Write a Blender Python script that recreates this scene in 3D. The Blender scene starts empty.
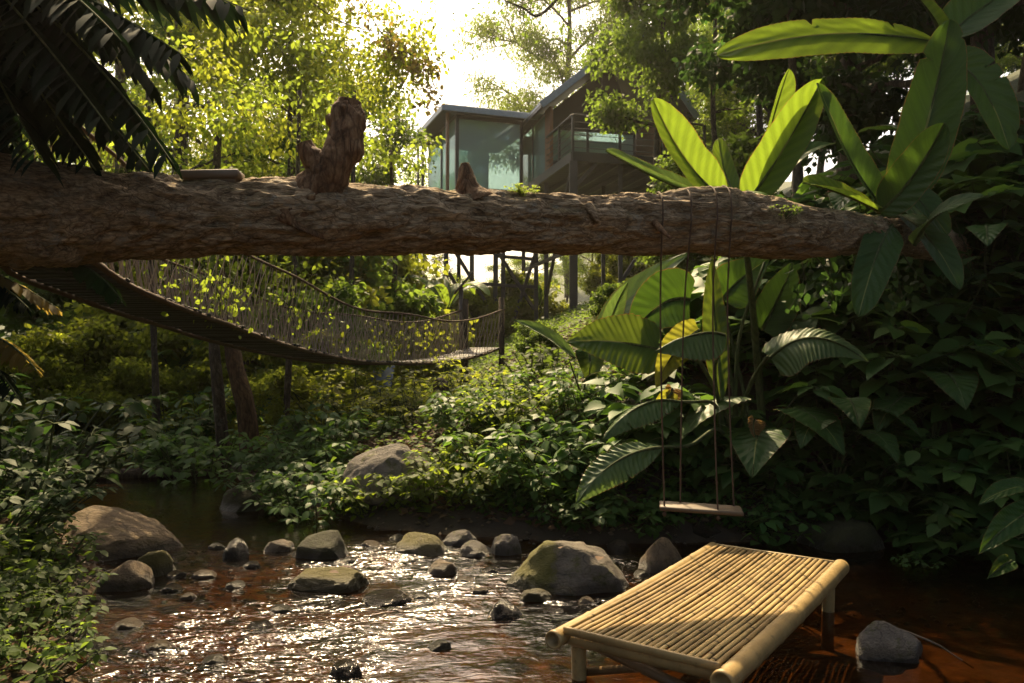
import bpy, math, random
import numpy as np
from mathutils import Vector, Matrix
R = math.radians
SC = bpy.context.scene
COL = SC.collection
F = 796.0; CH = 1.4; HR = 350.0

# ------------------------------------------------------------------ camera, sky, sun, exposure
cam_d = bpy.data.cameras.new('camera'); cam = bpy.data.objects.new('camera', cam_d); COL.objects.link(cam)
cam.location = (0, 0, CH); cam.rotation_euler = (R(90.61), 0, 0)
cam_d.sensor_width = 36; cam_d.lens = F / 1024 * 36; cam_d.clip_end = 3000; cam_d.clip_start = 0.05
cam_d.dof.use_dof = True; cam_d.dof.focus_distance = 4.6; cam_d.dof.aperture_fstop = 5.0
SC.camera = cam
SUN_AZ, SUN_EL = -10.0, 50.0          # azimuth from +Y, negative = left
world = bpy.data.worlds.new('World'); SC.world = world; world.use_nodes = True
wn = world.node_tree.nodes; wl = world.node_tree.links
sky = wn.new('ShaderNodeTexSky'); sky.sky_type = 'NISHITA'; sky.sun_disc = False
sky.sun_elevation = R(SUN_EL); sky.sun_rotation = R(SUN_AZ)
sky.air_density = 1.0; sky.dust_density = 6.0; sky.ozone_density = 0.6
wn['Background'].inputs['Strength'].default_value = 0.15
tint = wn.new('ShaderNodeMix'); tint.data_type = 'RGBA'; tint.blend_type = 'MULTIPLY'; tint.inputs[0].default_value = 1.0; tint.inputs[7].default_value = (1.0, .93, .80, 1)   # hazy warm sky
wl.new(sky.outputs[0], tint.inputs[6]); wl.new(tint.outputs[2], wn['Background'].inputs['Color'])
sun_d = bpy.data.lights.new('sun', 'SUN'); sun_d.energy = 4.8; sun_d.angle = R(0.6); sun_d.color = (1.0, 0.77, 0.45)
sun = bpy.data.objects.new('sun', sun_d); COL.objects.link(sun)
az, el = R(SUN_AZ), R(SUN_EL)
SUNV = Vector((math.sin(az) * math.cos(el), math.cos(az) * math.cos(el), math.sin(el)))
sun.rotation_euler = SUNV.to_track_quat('Z', 'Y').to_euler()
SC.view_settings.view_transform = 'Standard'; SC.view_settings.look = 'None'
SC.view_settings.exposure = 1.25; SC.view_settings.gamma = 1.0
cy = SC.cycles
cy.use_denoising = True; cy.max_bounces = 8; cy.diffuse_bounces = 3; cy.glossy_bounces = 3
cy.transmission_bounces = 6; cy.transparent_max_bounces = 12; cy.volume_bounces = 0
cy.caustics_reflective = False; cy.caustics_refractive = False
cy.volume_step_rate = 1.0; cy.sample_clamp_indirect = 4.0

# ------------------------------------------------------------------ helpers
def P(px, py, d):
    return Vector(((px - 512) / F * d, d, CH + (HR - py) / F * d))
def PW(px, py, z=0.0):            # the point of height z seen at a pixel below the horizon
    return P(px, py, (CH - z) * F / (py - HR))

def hash3(ix, iy, iz, s):
    h = (ix.astype(np.int64) * 374761393 + iy.astype(np.int64) * 668265263 + iz.astype(np.int64) * 2147483647 + s * 1274126177) & 0xffffffff
    h = ((h ^ (h >> 13)) * 1274126177) & 0xffffffff
    h = ((h ^ (h >> 16)) * 2246822519) & 0xffffffff
    return ((h ^ (h >> 15)) & 0xffffff) / float(0xffffff)
def vnoise(p, s=0):
    p = np.asarray(p, float); i = np.floor(p); f = p - i; f = f * f * (3 - 2 * f)
    ix, iy, iz = i[..., 0], i[..., 1], i[..., 2]; r = 0
    for dx in (0, 1):
        for dy in (0, 1):
            for dz in (0, 1):
                w = (f[..., 0] if dx else 1 - f[..., 0]) * (f[..., 1] if dy else 1 - f[..., 1]) * (f[..., 2] if dz else 1 - f[..., 2])
                r = r + w * hash3(ix + dx, iy + dy, iz + dz, s)
    return r * 2 - 1
def fbm(p, s=0, o=4, g=0.5):
    p = np.asarray(p, float); a = 1; t = 0; r = 0
    for k in range(o):
        r = r + a * vnoise(p * 2 ** k + 13.7 * k, s + k); t += a; a *= g
    return r / t

def mesh_np(name, V, Fc, mat=None, smooth=True):
    """V (n,3), Fc = list of (m,k) index arrays"""
    me = bpy.data.meshes.new(name); V = np.asarray(V, np.float32)
    if isinstance(Fc, np.ndarray): Fc = [Fc]
    Fc = [np.asarray(f, np.int32) for f in Fc if len(f)]
    loops = np.concatenate([f.ravel() for f in Fc]); sizes = np.concatenate([np.full(len(f), f.shape[1]) for f in Fc])
    me.vertices.add(len(V)); me.vertices.foreach_set('co', V.ravel())
    me.loops.add(len(loops)); me.loops.foreach_set('vertex_index', loops)
    me.polygons.add(len(sizes)); st = np.concatenate([[0], np.cumsum(sizes)[:-1]])
    me.polygons.foreach_set('loop_start', st.astype(np.int32)); me.polygons.foreach_set('loop_total', sizes.astype(np.int32))
    me.polygons.foreach_set('use_smooth', np.full(len(sizes), smooth))
    me.update(calc_edges=True); me.validate()
    if mat: me.materials.append(mat)
    return me
class MB:
    def __init__(s): s.V = []; s.F = {3: [], 4: []}; s.n = 0
    def add(s, V, Fc):
        V = np.asarray(V, float)
        for f in (Fc if isinstance(Fc, list) else [Fc]):
            f = np.asarray(f)
            if len(f): s.F[f.shape[1]].append(f + s.n)
        s.V.append(V); s.n += len(V); return s
    def mesh(s, name, mat, smooth=True):
        return mesh_np(name, np.concatenate(s.V), [np.concatenate(s.F[k]) for k in (3, 4) if s.F[k]], mat, smooth)
def grid_faces(nu, nv, wrap=False):
    i, j = np.meshgrid(np.arange(nu - 1), np.arange(nv if wrap else nv - 1), indexing='ij')
    a = i * nv + j; b = i * nv + (j + 1) % nv
    return np.stack([a, b, b + nv, a + nv], -1).reshape(-1, 4)
def tube(mb, pts, rad, seg=8, cap=True, rough=0.0, seed=0, rs=3.0):
    pts = np.array([tuple(p) for p in pts], float); n = len(pts)
    rad = np.broadcast_to(np.asarray(rad, float), (n,)).copy()
    T = np.gradient(pts, axis=0); T /= np.linalg.norm(T, axis=1)[:, None] + 1e-9
    ref = np.array([0, 0, 1.0]) if abs(T[0, 2]) < 0.9 else np.array([1.0, 0, 0])
    U = np.zeros_like(pts); u = np.cross(T[0], ref); u /= np.linalg.norm(u)
    for i in range(n):
        u = u - T[i] * (u @ T[i]); u /= np.linalg.norm(u) + 1e-9; U[i] = u
    W = np.cross(T, U); a = np.linspace(0, 2 * np.pi, seg, endpoint=False)
    D = U[:, None] * np.cos(a)[None, :, None] + W[:, None] * np.sin(a)[None, :, None]
    V = pts[:, None] + D * rad[:, None, None]
    if rough: V = V + D * (rad[:, None, None] * rough * fbm(V * rs, seed, 3)[..., None])
    V = V.reshape(-1, 3); Fq = grid_faces(n, seg, True)
    if cap:
        V = np.vstack([V, pts[0], pts[-1]]); k = np.arange(seg); k2 = (k + 1) % seg; o = (n - 1) * seg
        Ft = np.concatenate([np.stack([np.full(seg, n * seg), k2, k], -1), np.stack([np.full(seg, n * seg + 1), o + k, o + k2], -1)])
        mb.add(V, [Fq, Ft])
    else: mb.add(V, Fq)
def curve(pts, n, lin=False):
    """Catmull-Rom through pts -> n points"""
    pts = np.array([tuple(p) for p in pts], float); m = len(pts)
    if m == 2: return pts[0] + (pts[1] - pts[0]) * np.linspace(0, 1, n)[:, None]
    e = np.vstack([2 * pts[0] - pts[1], pts, 2 * pts[-1] - pts[-2]]); t = np.linspace(0, m - 1 - 1e-6, n); i = t.astype(int); f = (t - i)[:, None]
    a, b, c, d = e[i], e[i + 1], e[i + 2], e[i + 3]
    return 0.5 * (2 * b + (c - a) * f + (2 * a - 5 * b + 4 * c - d) * f ** 2 + (3 * b - a - 3 * c + d) * f ** 3)
def box(mb, c, sx, sy, sz, M=None, bev=0.0):
    """box with chamfered edges, c centre, optional 3x3 orientation"""
    b = min(bev, sx * .45, sy * .45, sz * .45)
    x, y, z = sx / 2, sy / 2, sz / 2
    if b <= 0:
        V = np.array([[i * x, j * y, k * z] for i in (-1, 1) for j in (-1, 1) for k in (-1, 1)])
        Fq = np.array([[0, 1, 3, 2], [4, 6, 7, 5], [0, 4, 5, 1], [2, 3, 7, 6], [0, 2, 6, 4], [1, 5, 7, 3]])
    else:
        L = [];
        for k, ins in ((-z, b), (-z + b, 0), (z - b, 0), (z, b)):
            X, Y = x - ins, y - ins
            L += [[-X + b, -Y, k], [X - b, -Y, k], [X, -Y + b, k], [X, Y - b, k], [X - b, Y, k], [-X + b, Y, k], [-X, Y - b, k], [-X, -Y + b, k]]
        V = np.array(L); Fq = list(grid_faces(4, 8, True)); V = np.vstack([V, [[0, 0, -z], [0, 0, z]]])
        Ft = [[32, (k + 1) % 8, k] for k in range(8)] + [[33, 24 + k, 24 + (k + 1) % 8] for k in range(8)]
        if M is not None: V = V @ np.array(M).T
        mb.add(V + np.array(tuple(c)), [np.array(Fq), np.array(Ft)]); return
    if M is not None: V = V @ np.array(M).T
    mb.add(V + np.array(tuple(c)), Fq)
def beam(mb, a, b, w, h=None, up=(0, 0, 1), bev=0.004):
    a = np.array(tuple(a), float); b = np.array(tuple(b), float); h = h or w
    t = b - a; L = np.linalg.norm(t); t /= L; u = np.array(up, float)
    if abs(t @ u) > 0.95: u = np.array([0, 1.0, 0])
    s = np.cross(u, t); s /= np.linalg.norm(s); u = np.cross(t, s)
    box(mb, (a + b) / 2, L, w, h, np.stack([t, s, u], -1), bev)

# ------------------------------------------------------------------ things and parts
def part(name, me, parent=None, label=None):
    o = bpy.data.objects.new(name, me); COL.objects.link(o)
    if parent: o.parent = parent
    if label: o['label'] = label
    return o
def thing(name, label, cat, loc=(0, 0, 0), rz=0, group=None, me=None):
    o = bpy.data.objects.new(name, me); COL.objects.link(o)
    o.location = tuple(loc); o.rotation_euler = (0, 0, rz); o['label'] = label; o['category'] = cat
    if group: o['group'] = group
    return o
def setting(name, me, kind='structure', label=None, cat=None):
    o = bpy.data.objects.new(name, me); COL.objects.link(o); o['kind'] = kind
    if label: o['label'] = label
    if cat: o['category'] = cat
    return o
def dup(root, loc, rz=0, sc=1, label=None, group=None, tilt=(0, 0)):
    r = root.copy(); COL.objects.link(r); r.location = tuple(loc); r.rotation_euler = (tilt[0], tilt[1], rz)
    r.scale = (sc, sc, sc) if not isinstance(sc, tuple) else sc
    if label: r['label'] = label
    if group: r['group'] = group
    for ch in list(root.children):
        c = ch.copy(); COL.objects.link(c); c.parent = r
        for g in ch.children:
            d = g.copy(); COL.objects.link(d); d.parent = c
    return r

# ------------------------------------------------------------------ materials
class NT:
    def __init__(s, name):
        s.m = bpy.data.materials.new(name); s.m.use_nodes = True; s.n = s.m.node_tree.nodes; s.l = s.m.node_tree.links
        s.b = s.n['Principled BSDF']; s.out = s.n['Material Output']
    def new(s, t, **kw):
        n = s.n.new('ShaderNode' + t)
        for k, v in kw.items():
            if k.startswith('i_'):
                n.inputs[k[2:].replace('_', ' ')].default_value = v
            else: setattr(n, k, v)
        return n
    def link(s, a, b): s.l.new(a, b)
    def coords(s, scale=(1, 1, 1), kind='Object'):
        tc = s.new('TexCoord'); mp = s.new('Mapping'); mp.inputs['Scale'].default_value = scale
        s.link(tc.outputs[kind], mp.inputs['Vector']); return mp.outputs[0]
    def noise(s, vec, scale, detail=4, rough=0.6, dist=0.0):
        n = s.new('TexNoise'); n.inputs['Scale'].default_value = scale; n.inputs['Detail'].default_value = detail
        n.inputs['Roughness'].default_value = rough; n.inputs['Distortion'].default_value = dist
        if vec is not None: s.link(vec, n.inputs['Vector'])
        return n.outputs['Fac']
    def ramp(s, fac, stops, interp='LINEAR'):
        n = s.new('ValToRGB'); n.color_ramp.interpolation = interp; cr = n.color_ramp
        while len(cr.elements) < len(stops): cr.elements.new(0.5)
        for e, (p, c) in zip(cr.elements, stops):
            e.position = p; e.color = (*c, 1) if len(c) == 3 else c
        s.link(fac, n.inputs['Fac']); return n.outputs['Color']
    def mix(s, fac, a, b, mode='MIX'):
        n = s.new('Mix', data_type='RGBA', blend_type=mode)
        for k, v in ((0, fac), (6, a), (7, b)):
            if hasattr(v, 'is_linked') or hasattr(v, 'links'): s.link(v, n.inputs[k])
            else: n.inputs[k].default_value = v if k == 0 else (*v, 1)
        return n.outputs[2]
    def math(s, op, a, b=0.0):
        n = s.new('Math', operation=op)
        for k, v in ((0, a), (1, b)):
            if hasattr(v, 'links'): s.link(v, n.inputs[k])
            else: n.inputs[k].default_value = v
        return n.outputs[0]
    def bump(s, h, strength=0.5, dist=0.02, normal=None):
        n = s.new('Bump'); n.inputs['Strength'].default_value = strength; n.inputs['Distance'].default_value = dist
        s.link(h, n.inputs['Height'])
        if normal is not None: s.link(normal, n.inputs['Normal'])
        return n.outputs[0]
    def sep(s, v):
        n = s.new('SeparateXYZ'); s.link(v, n.inputs[0]); return n.outputs

def leaf_mat(name, c1, c2, ct, tr=0.45, rough=0.58, veins=False):
    t = NT(name); g = t.new('NewGeometry'); oi = t.new('ObjectInfo')
    col = t.ramp(g.outputs['Random Per Island'], [(0.0, c1), (1.0, c2)])
    pn = t.noise(t.coords((1, 1, 1), 'Object'), 0.9, 2)
    k = t.math('MULTIPLY_ADD', pn, 0.8); t.n[-1].inputs[2].default_value = 0.6
    k2 = t.math('MULTIPLY_ADD', oi.outputs['Random'], 0.5); t.n[-1].inputs[2].default_value = 0.75
    kk = t.math('MULTIPLY', k, k2)
    vm = t.new('VectorMath', operation='SCALE'); t.link(col, vm.inputs[0]); t.link(kk, vm.inputs['Scale'])
    t.link(vm.outputs[0], t.b.inputs['Base Color']); t.b.inputs['Roughness'].default_value = rough
    t.b.inputs['Specular IOR Level'].default_value = 0.15
    tb = t.new('BsdfTranslucent'); tcol = t.mix(g.outputs['Random Per Island'], ct, tuple(x * 0.6 for x in ct))
    vm2 = t.new('VectorMath', operation='SCALE'); t.link(tcol, vm2.inputs[0]); t.link(kk, vm2.inputs['Scale']); t.link(vm2.outputs[0], tb.inputs['Color'])
    mx = t.new('MixShader'); mx.inputs[0].default_value = tr
    t.link(t.b.outputs[0], mx.inputs[1]); t.link(tb.outputs[0], mx.inputs[2]); t.link(mx.outputs[0], t.out.inputs['Surface'])
    return t.m
M_LEAF_GOLD = leaf_mat('leaf_gold', (.06, .095, .012), (.11, .125, .016), (.44, .50, .04), .58)
M_LEAF_YEL = leaf_mat('leaf_yellowgreen', (.05, .09, .014), (.09, .125, .02), (.38, .50, .045), .55)
M_LEAF_MID = leaf_mat('leaf_mid', (.030, .065, .014), (.07, .105, .02), (.24, .36, .04), .5)
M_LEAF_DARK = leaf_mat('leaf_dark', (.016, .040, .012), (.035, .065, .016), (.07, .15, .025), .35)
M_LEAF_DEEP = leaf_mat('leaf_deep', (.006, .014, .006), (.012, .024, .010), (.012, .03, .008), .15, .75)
M_LEAF_BANK = leaf_mat('leaf_bank', (.030, .080, .022), (.065, .12, .026), (.15, .28, .03), .4, .5)
M_LEAF_BRONZE = leaf_mat('leaf_bronze', (.09, .075, .02), (.13, .10, .03), (.40, .30, .06), .5)
M_LITTER = leaf_mat('leaf_litter', (.05, .03, .016), (.15, .085, .045), (.12, .07, .03), .1, .7)
M_LITTER.node_tree

def blade_mat(name, c1, c2, ct, tr=.5, rib=(.25, .28, .08), wear=0.25, freq=60):
    """large leaf: u along the midrib, v across, from the UV map"""
    t = NT(name); uv = t.new('TexCoord').outputs['UV']; s = t.sep(uv)
    av = t.math('ABSOLUTE', t.math('SUBTRACT', s[1], 0.5))
    ph = t.math('SUBTRACT', t.math('MULTIPLY', s[0], freq), t.math('MULTIPLY', av, freq * 0.35))
    wv = t.math('SINE', ph); n = t.noise(t.coords((1, 1, 1), 'Object'), 6, 4)
    n2 = t.noise(t.coords((1, 1, 1), 'Object'), 28, 4, .7)
    base = t.mix(n, c1, c2); base = t.mix(t.math('MULTIPLY', t.math('GREATER_THAN', wv, .92), .35), base, tuple(min(1, x * 1.7) for x in c2))
    base = t.mix(t.math('MULTIPLY', t.math('GREATER_THAN', n2, 0.66), wear), base, (.14, .09, .03))
    ed = t.math('GREATER_THAN', t.math('ADD', av, t.math('MULTIPLY', n2, .06)), .518); base = t.mix(ed, base, (.16, .10, .03))
    midr = t.math('LESS_THAN', av, 0.018)
    base = t.mix(midr, base, rib); t.link(base, t.b.inputs['Base Color']); t.b.inputs['Roughness'].default_value = .5; t.b.inputs['Specular IOR Level'].default_value = .3
    t.link(t.bump(t.math('ADD', wv, t.math('MULTIPLY', n2, .6)), .55, .004), t.b.inputs['Normal'])
    tb = t.new('BsdfTranslucent'); tc = t.mix(n, ct, tuple(x * .75 for x in ct)); tc = t.mix(t.math('MULTIPLY', t.math('ADD', wv, 1.0), .28), tc, tuple(x * .45 for x in ct)); tc = t.mix(ed, tc, (.2, .12, .03))
    t.link(t.mix(midr, tc, (.1, .1, .02)), tb.inputs['Color'])
    mx = t.new('MixShader'); mx.inputs[0].default_value = tr
    t.link(t.b.outputs[0], mx.inputs[1]); t.link(tb.outputs[0], mx.inputs[2]); t.link(mx.outputs[0], t.out.inputs['Surface'])
    return t.m
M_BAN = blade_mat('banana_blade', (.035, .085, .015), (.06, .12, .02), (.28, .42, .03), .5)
M_BAND = blade_mat('banana_blade_shade', (.028, .070, .016), (.045, .095, .02), (.09, .18, .015), .35)  # shaded copy of the banana blade, the shade is put into its colour
M_EAR = blade_mat('elephant_ear_blade', (.028, .07, .016), (.05, .105, .022), (.17, .24, .02), .4, (.2, .25, .1), .2, 45)
M_EARP = blade_mat('pale_ear_blade', (.055, .105, .035), (.09, .14, .05), (.16, .26, .05), .35, (.18, .22, .10), .3, 50)
M_EARY = blade_mat('yellow_ear_blade', (.14, .16, .02), (.20, .17, .03), (.45, .45, .04), .5, (.2, .2, .05), .5, 40)
M_DRY = blade_mat('withered_blade', (.16, .10, .04), (.22, .14, .05), (.30, .18, .06), .4, (.2, .14, .07), .6, 40)

def bark_mat(name, c1, c2, c3, scale=(1, 1, 1), moss=0.0, bs=.8, lich=0.0):
    t = NT(name); v = t.coords(scale)
    a = t.noise(v, 7, 8, .7); b = t.noise(v, 26, 6, .75); c = t.noise(t.coords(), 1.6, 3)
    vo = t.new('TexVoronoi', feature='DISTANCE_TO_EDGE'); vo.inputs['Scale'].default_value = 15; 
    dn = t.new('TexNoise'); dn.inputs['Scale'].default_value = 5; t.link(v, dn.inputs['Vector'])
    t.link(t.mix(.25, v, dn.outputs['Color'], 'ADD'), vo.inputs['Vector'])
    crack = t.ramp(vo.outputs['Distance'], [(0.0, (0, 0, 0)), (0.14, (1, 1, 1))])
    col = t.ramp(t.math('ADD', t.math('MULTIPLY', a, .4), t.math('MULTIPLY', b, .6)), [(.38, c1), (.5, c2), (.62, c3)])
    col = t.mix(t.math('MULTIPLY', t.math('SUBTRACT', 1.0, crack), .5), col, tuple(x * .3 for x in c1))
    if lich: col = t.mix(t.math('MULTIPLY', t.ramp(t.noise(t.coords(), 9, 6, .8), [(.56, (0, 0, 0)), (.63, (1, 1, 1))]), lich), col, (.30, .28, .22))
    if moss:
        nz = t.sep(t.new('NewGeometry').outputs['Normal'])[2]
        f = t.math('MULTIPLY', t.ramp(t.noise(t.coords(), 3.5, 5, .7), [(.5, (0, 0, 0)), (.62, (1, 1, 1))]), moss)
        f = t.math('MULTIPLY', f, t.ramp(nz, [(.1, (0, 0, 0)), (.7, (1, 1, 1))])); col = t.mix(f, col, (.07, .08, .015))
    t.link(col, t.b.inputs['Base Color']); t.b.inputs['Roughness'].default_value = .85; t.b.inputs['Specular IOR Level'].default_value = .25
    h = t.math('ADD', t.math('ADD', t.math('MULTIPLY', crack, .25), a), t.math('MULTIPLY', b, .9))
    t.link(t.bump(h, bs, .03), t.b.inputs['Normal']); return t.m
M_LOG = bark_mat('log_bark', (.115, .076, .042), (.36, .26, .15), (.66, .52, .34), (.55, 2.2, 2.2), .5, 1.0, .7)
M_STUB = bark_mat('stub_bark', (.08, .042, .02), (.20, .11, .055), (.34, .21, .11), (1.3, 1.3, .45), .15, 1.0)
M_TRUNK = bark_mat('trunk_bark', (.035, .026, .018), (.08, .06, .042), (.16, .13, .09), (1.2, 1.2, .3), .35, .8, .3)
M_TRUNKB = bark_mat('brown_bark', (.05, .026, .014), (.10, .055, .028), (.17, .10, .05), (1.2, 1.2, .3), .1, .8)
M_STEM = bark_mat('green_stem', (.03, .05, .015), (.06, .08, .025), (.09, .10, .04), (1, 1, .2), 0, .2)
M_DEAD = bark_mat('dead_wood', (.02, .014, .01), (.05, .035, .022), (.09, .065, .04), (1, 1, .3), .3, .8)

def wood_mat(name, c1, c2, axis_scale=(1, 14, 14), rough=.6):
    t = NT(name); v = t.coords(axis_scale); a = t.noise(v, 2.2, 6, .65, .6); b = t.noise(t.coords(), 2, 4)
    col = t.mix(a, c1, c2); col = t.mix(t.math('MULTIPLY', b, .5), col, tuple(x * .55 for x in c1)); t.link(col, t.b.inputs['Base Color'])
    t.b.inputs['Roughness'].default_value = rough; t.link(t.bump(a, .4, .005), t.b.inputs['Normal']); return t.m
M_PLANK = wood_mat('weathered_plank', (.10, .07, .045), (.22, .16, .10))
M_SEAT = wood_mat('seat_board', (.08, .055, .032), (.15, .105, .06))
M_CABINW = wood_mat('cabin_cladding', (.16, .065, .025), (.27, .12, .05), (14, 14, 1))
M_DARKW = wood_mat('dark_wood_and_shade', (.012, .010, .009), (.028, .023, .02), (3, 3, 8))
M_POST = wood_mat('stilt_post', (.028, .022, .02), (.06, .048, .04), (8, 8, 1))
def flat_mat(name, c, rough=.5, metal=0, nsc=12, var=.35, bs=.15):
    t = NT(name); n = t.noise(t.coords(), nsc, 5, .65); t.link(t.mix(n, tuple(x * (1 - var) for x in c), tuple(min(1, x * (1 + var)) for x in c)), t.b.inputs['Base Color'])
    t.b.inputs['Roughness'].default_value = rough; t.b.inputs['Metallic'].default_value = metal
    t.link(t.bump(n, bs, .005), t.b.inputs['Normal']); return t.m
M_ROOF = flat_mat('roof_metal', (.20, .23, .26), .5, .2)
M_FRAME = flat_mat('dark_frame', (.035, .028, .024), .5)
M_ROPE = flat_mat('rope', (.075, .045, .025), .9, nsc=60)
M_CORD = flat_mat('pale_net_cord', (.36, .30, .22), .85, nsc=40)
M_NET2 = flat_mat('brown_net_cord', (.28, .21, .16), .85, nsc=40)
M_TARP = flat_mat('blue_tarp', (.05, .08, .13), .7, nsc=5)
M_CURT = flat_mat('curtain', (.45, .45, .42), .9)

def glass_mat():
    t = NT('tinted_glass'); tr = t.new('BsdfTransparent'); tr.inputs[0].default_value = (.60, .74, .70, 1)
    gl = t.new('BsdfGlossy'); gl.inputs['Roughness'].default_value = .03; gl.inputs['Color'].default_value = (.8, .95, .95, 1)
    df = t.new('BsdfDiffuse'); df.inputs['Color'].default_value = (.50, .62, .58, 1)
    m1 = t.new('MixShader'); m1.inputs[0].default_value = .14; t.link(tr.outputs[0], m1.inputs[1]); t.link(gl.outputs[0], m1.inputs[2])
    m2 = t.new('MixShader'); m2.inputs[0].default_value = .32; t.link(m1.outputs[0], m2.inputs[1]); t.link(df.outputs[0], m2.inputs[2])
    t.link(m2.outputs[0], t.out.inputs['Surface']); return t.m
M_GLASS = glass_mat()

def bamboo_mat(name, c1, c2, split=False):
    t = NT(name); g = t.new('NewGeometry'); uv = t.new('TexCoord').outputs['UV']; s = t.sep(uv)
    n = t.noise(t.coords(), 5, 5, .7); n2 = t.noise(t.coords(), 22, 5, .7)
    col = t.mix(g.outputs['Random Per Island'], c1, c2)
    col = t.mix(t.math('MULTIPLY', t.ramp(n, [(.42, (0, 0, 0)), (.66, (1, 1, 1))]), .55), col, tuple(x * .38 for x in c1))
    col = t.mix(t.math('MULTIPLY', t.ramp(n2, [(.58, (0, 0, 0)), (.7, (1, 1, 1))]), .5), col, (.06, .04, .02))
    if split:
        k = t.math('ADD', t.math('MULTIPLY', s[0], 4.0), t.math('MULTIPLY', g.outputs['Random Per Island'], 7.3))
        fr = t.math('FRACT', k); col = t.mix(t.math('MULTIPLY', t.math('LESS_THAN', fr, .035), .9), col, (.07, .045, .02))
    t.link(col, t.b.inputs['Base Color']); t.b.inputs['Roughness'].default_value = .48; t.b.inputs['Specular IOR Level'].default_value = .35
    t.link(t.bump(t.math('ADD', n, n2), .25, .004), t.b.inputs['Normal']); return t.m
M_BAMB = bamboo_mat('bamboo_pole', (.27, .185, .075), (.36, .25, .10))
M_SLAT = bamboo_mat('bamboo_slat', (.22, .145, .055), (.46, .33, .13), True)
M_BAMBD = bamboo_mat('old_bamboo', (.12, .07, .03), (.18, .11, .05))

def rock_mat(name, c1, c2, moss=0.3, mc=(.10, .10, .015), rough=.8, wet=False, side=0):
    t = NT(name); v = t.coords(); a = t.noise(v, 3.5, 8, .68); b = t.noise(v, 16, 8, .75)
    oi = t.new('ObjectInfo'); col = t.ramp(a, [(.3, c1), (.7, c2)]); col = t.mix(t.math('MULTIPLY', b, .6), col, tuple(x * .5 for x in c1))
    col = t.mix(t.math('MULTIPLY', t.ramp(t.noise(v, 40, 4, .7), [(.6, (0, 0, 0)), (.68, (1, 1, 1))]), .5), col, tuple(min(1, x * 1.5) for x in c2))
    crk = t.new('TexVoronoi', feature='DISTANCE_TO_EDGE'); crk.inputs['Scale'].default_value = 1.7; t.link(t.mix(.35, v, t.n.new('ShaderNodeTexNoise').outputs['Color'], 'ADD'), crk.inputs['Vector'])
    col = t.mix(t.ramp(crk.outputs['Distance'], [(0, (.65, .65, .65)), (.035, (0, 0, 0))]), col, tuple(x * .25 for x in c1))
    col = t.mix(t.ramp(t.noise(v, 1.4, 4, .6), [(.45, (0, 0, 0)), (.7, (.55, .55, .55))]), col, tuple(min(1, x * 1.25) for x in c2))
    if moss:
        f = t.ramp(t.noise(t.coords((1, 1, 1)), 2.2, 6, .75), [(.56 - moss * .3, (0, 0, 0)), (.66 - moss * .3, (1, 1, 1))]); mcol = t.mix(b, mc, tuple(x * .5 for x in mc)); col = t.mix(t.math('MULTIPLY', f, .9), col, mcol)
    if side:
        sx = t.sep(v)[0]; f = t.ramp(t.math('ADD', sx, t.math('MULTIPLY', a, .8)), [(.22, (1, 1, 1)), (.34, (0, 0, 0))]); col = t.mix(t.math('MULTIPLY', f, .95), col, t.mix(b, (.17, .15, .012), (.06, .06, .01)))
    # damp band near the waterline (world height)
    z = t.sep(t.new('NewGeometry').outputs['Position'])[2]
    wb = t.ramp(t.math('ADD', t.math('MULTIPLY', z, 6.0), t.math('MULTIPLY', t.math('SUBTRACT', b, .5), .6)), [(.22, (1, 1, 1)), (.5, (0, 0, 0))])
    col = t.mix(wb, col, t.mix(.65, col, (.01, .007, .004)))
    t.link(col, t.b.inputs['Base Color'])
    t.link(t.math('SUBTRACT', .25 if wet else rough, t.math('MULTIPLY', wb, .1 if wet else .5)), t.b.inputs['Roughness'])
    t.link(t.bump(t.math('ADD', a, t.math('MULTIPLY', b, 1.1)), .9, .04), t.b.inputs['Normal']); return t.m
M_RTAN = rock_mat('rock_tan', (.15, .10, .055), (.31, .22, .125), .12, (.13, .09, .02))
M_RGREY = rock_mat('rock_grey', (.10, .085, .07), (.22, .19, .155), .12)
M_RMOSS = rock_mat('rock_mossy', (.07, .055, .035), (.15, .12, .08), .75, (.15, .125, .012))
M_RSIDE = rock_mat('rock_moss_side', (.10, .085, .06), (.24, .20, .15), .12, side=1)
M_RDARK = rock_mat('rock_wet_dark', (.022, .016, .012), (.07, .05, .035), .2, (.04, .045, .01), .4, True)
M_RDMOSS = rock_mat('rock_dark_moss', (.03, .025, .015), (.07, .06, .035), .6, (.055, .055, .01), .8)

# ------------------------------------------------------------------ terrain
CHAN = np.array([(4.6, -7), (4.8, 2), (4.6, 4.2), (3.9, 5.6), (2.2, 5.9), (0.6, 5.75), (-0.3, 6.0), (-1.0, 6.25), (-1.7, 6.9), (-2.5, 8.0), (-3.6, 9.6), (-5.0, 11.0),
                 (-6.2, 10.4), (-5.2, 8.8), (-4.3, 7.6), (-3.55, 6.4), (-2.75, 5.3), (-2.45, 4.6), (-2.2, 4.0), (-1.75, 3.3), (-1.6, 2.4), (-1.7, -7)])
def sdist(x, y):
    x = np.asarray(x, float); y = np.asarray(y, float); d = np.full(x.shape, 1e9); ins = np.zeros(x.shape, bool)
    for k in range(len(CHAN)):
        ax, ay = CHAN[k]; bx, by = CHAN[(k + 1) % len(CHAN)]; ex, ey = bx - ax, by - ay
        t = np.clip(((x - ax) * ex + (y - ay) * ey) / (ex * ex + ey * ey), 0, 1); d = np.minimum(d, np.hypot(x - ax - t * ex, y - ay - t * ey))
        c = ((ay > y) != (by > y)); ins ^= c & (x < (bx - ax) * (y - ay) / ((by - ay) if by != ay else 1e-9) + ax)
    return np.where(ins, -d, d)
def sstep(a, b, x):
    t = np.clip((x - a) / (b - a), 0, 1); return t * t * (3 - 2 * t)
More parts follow.
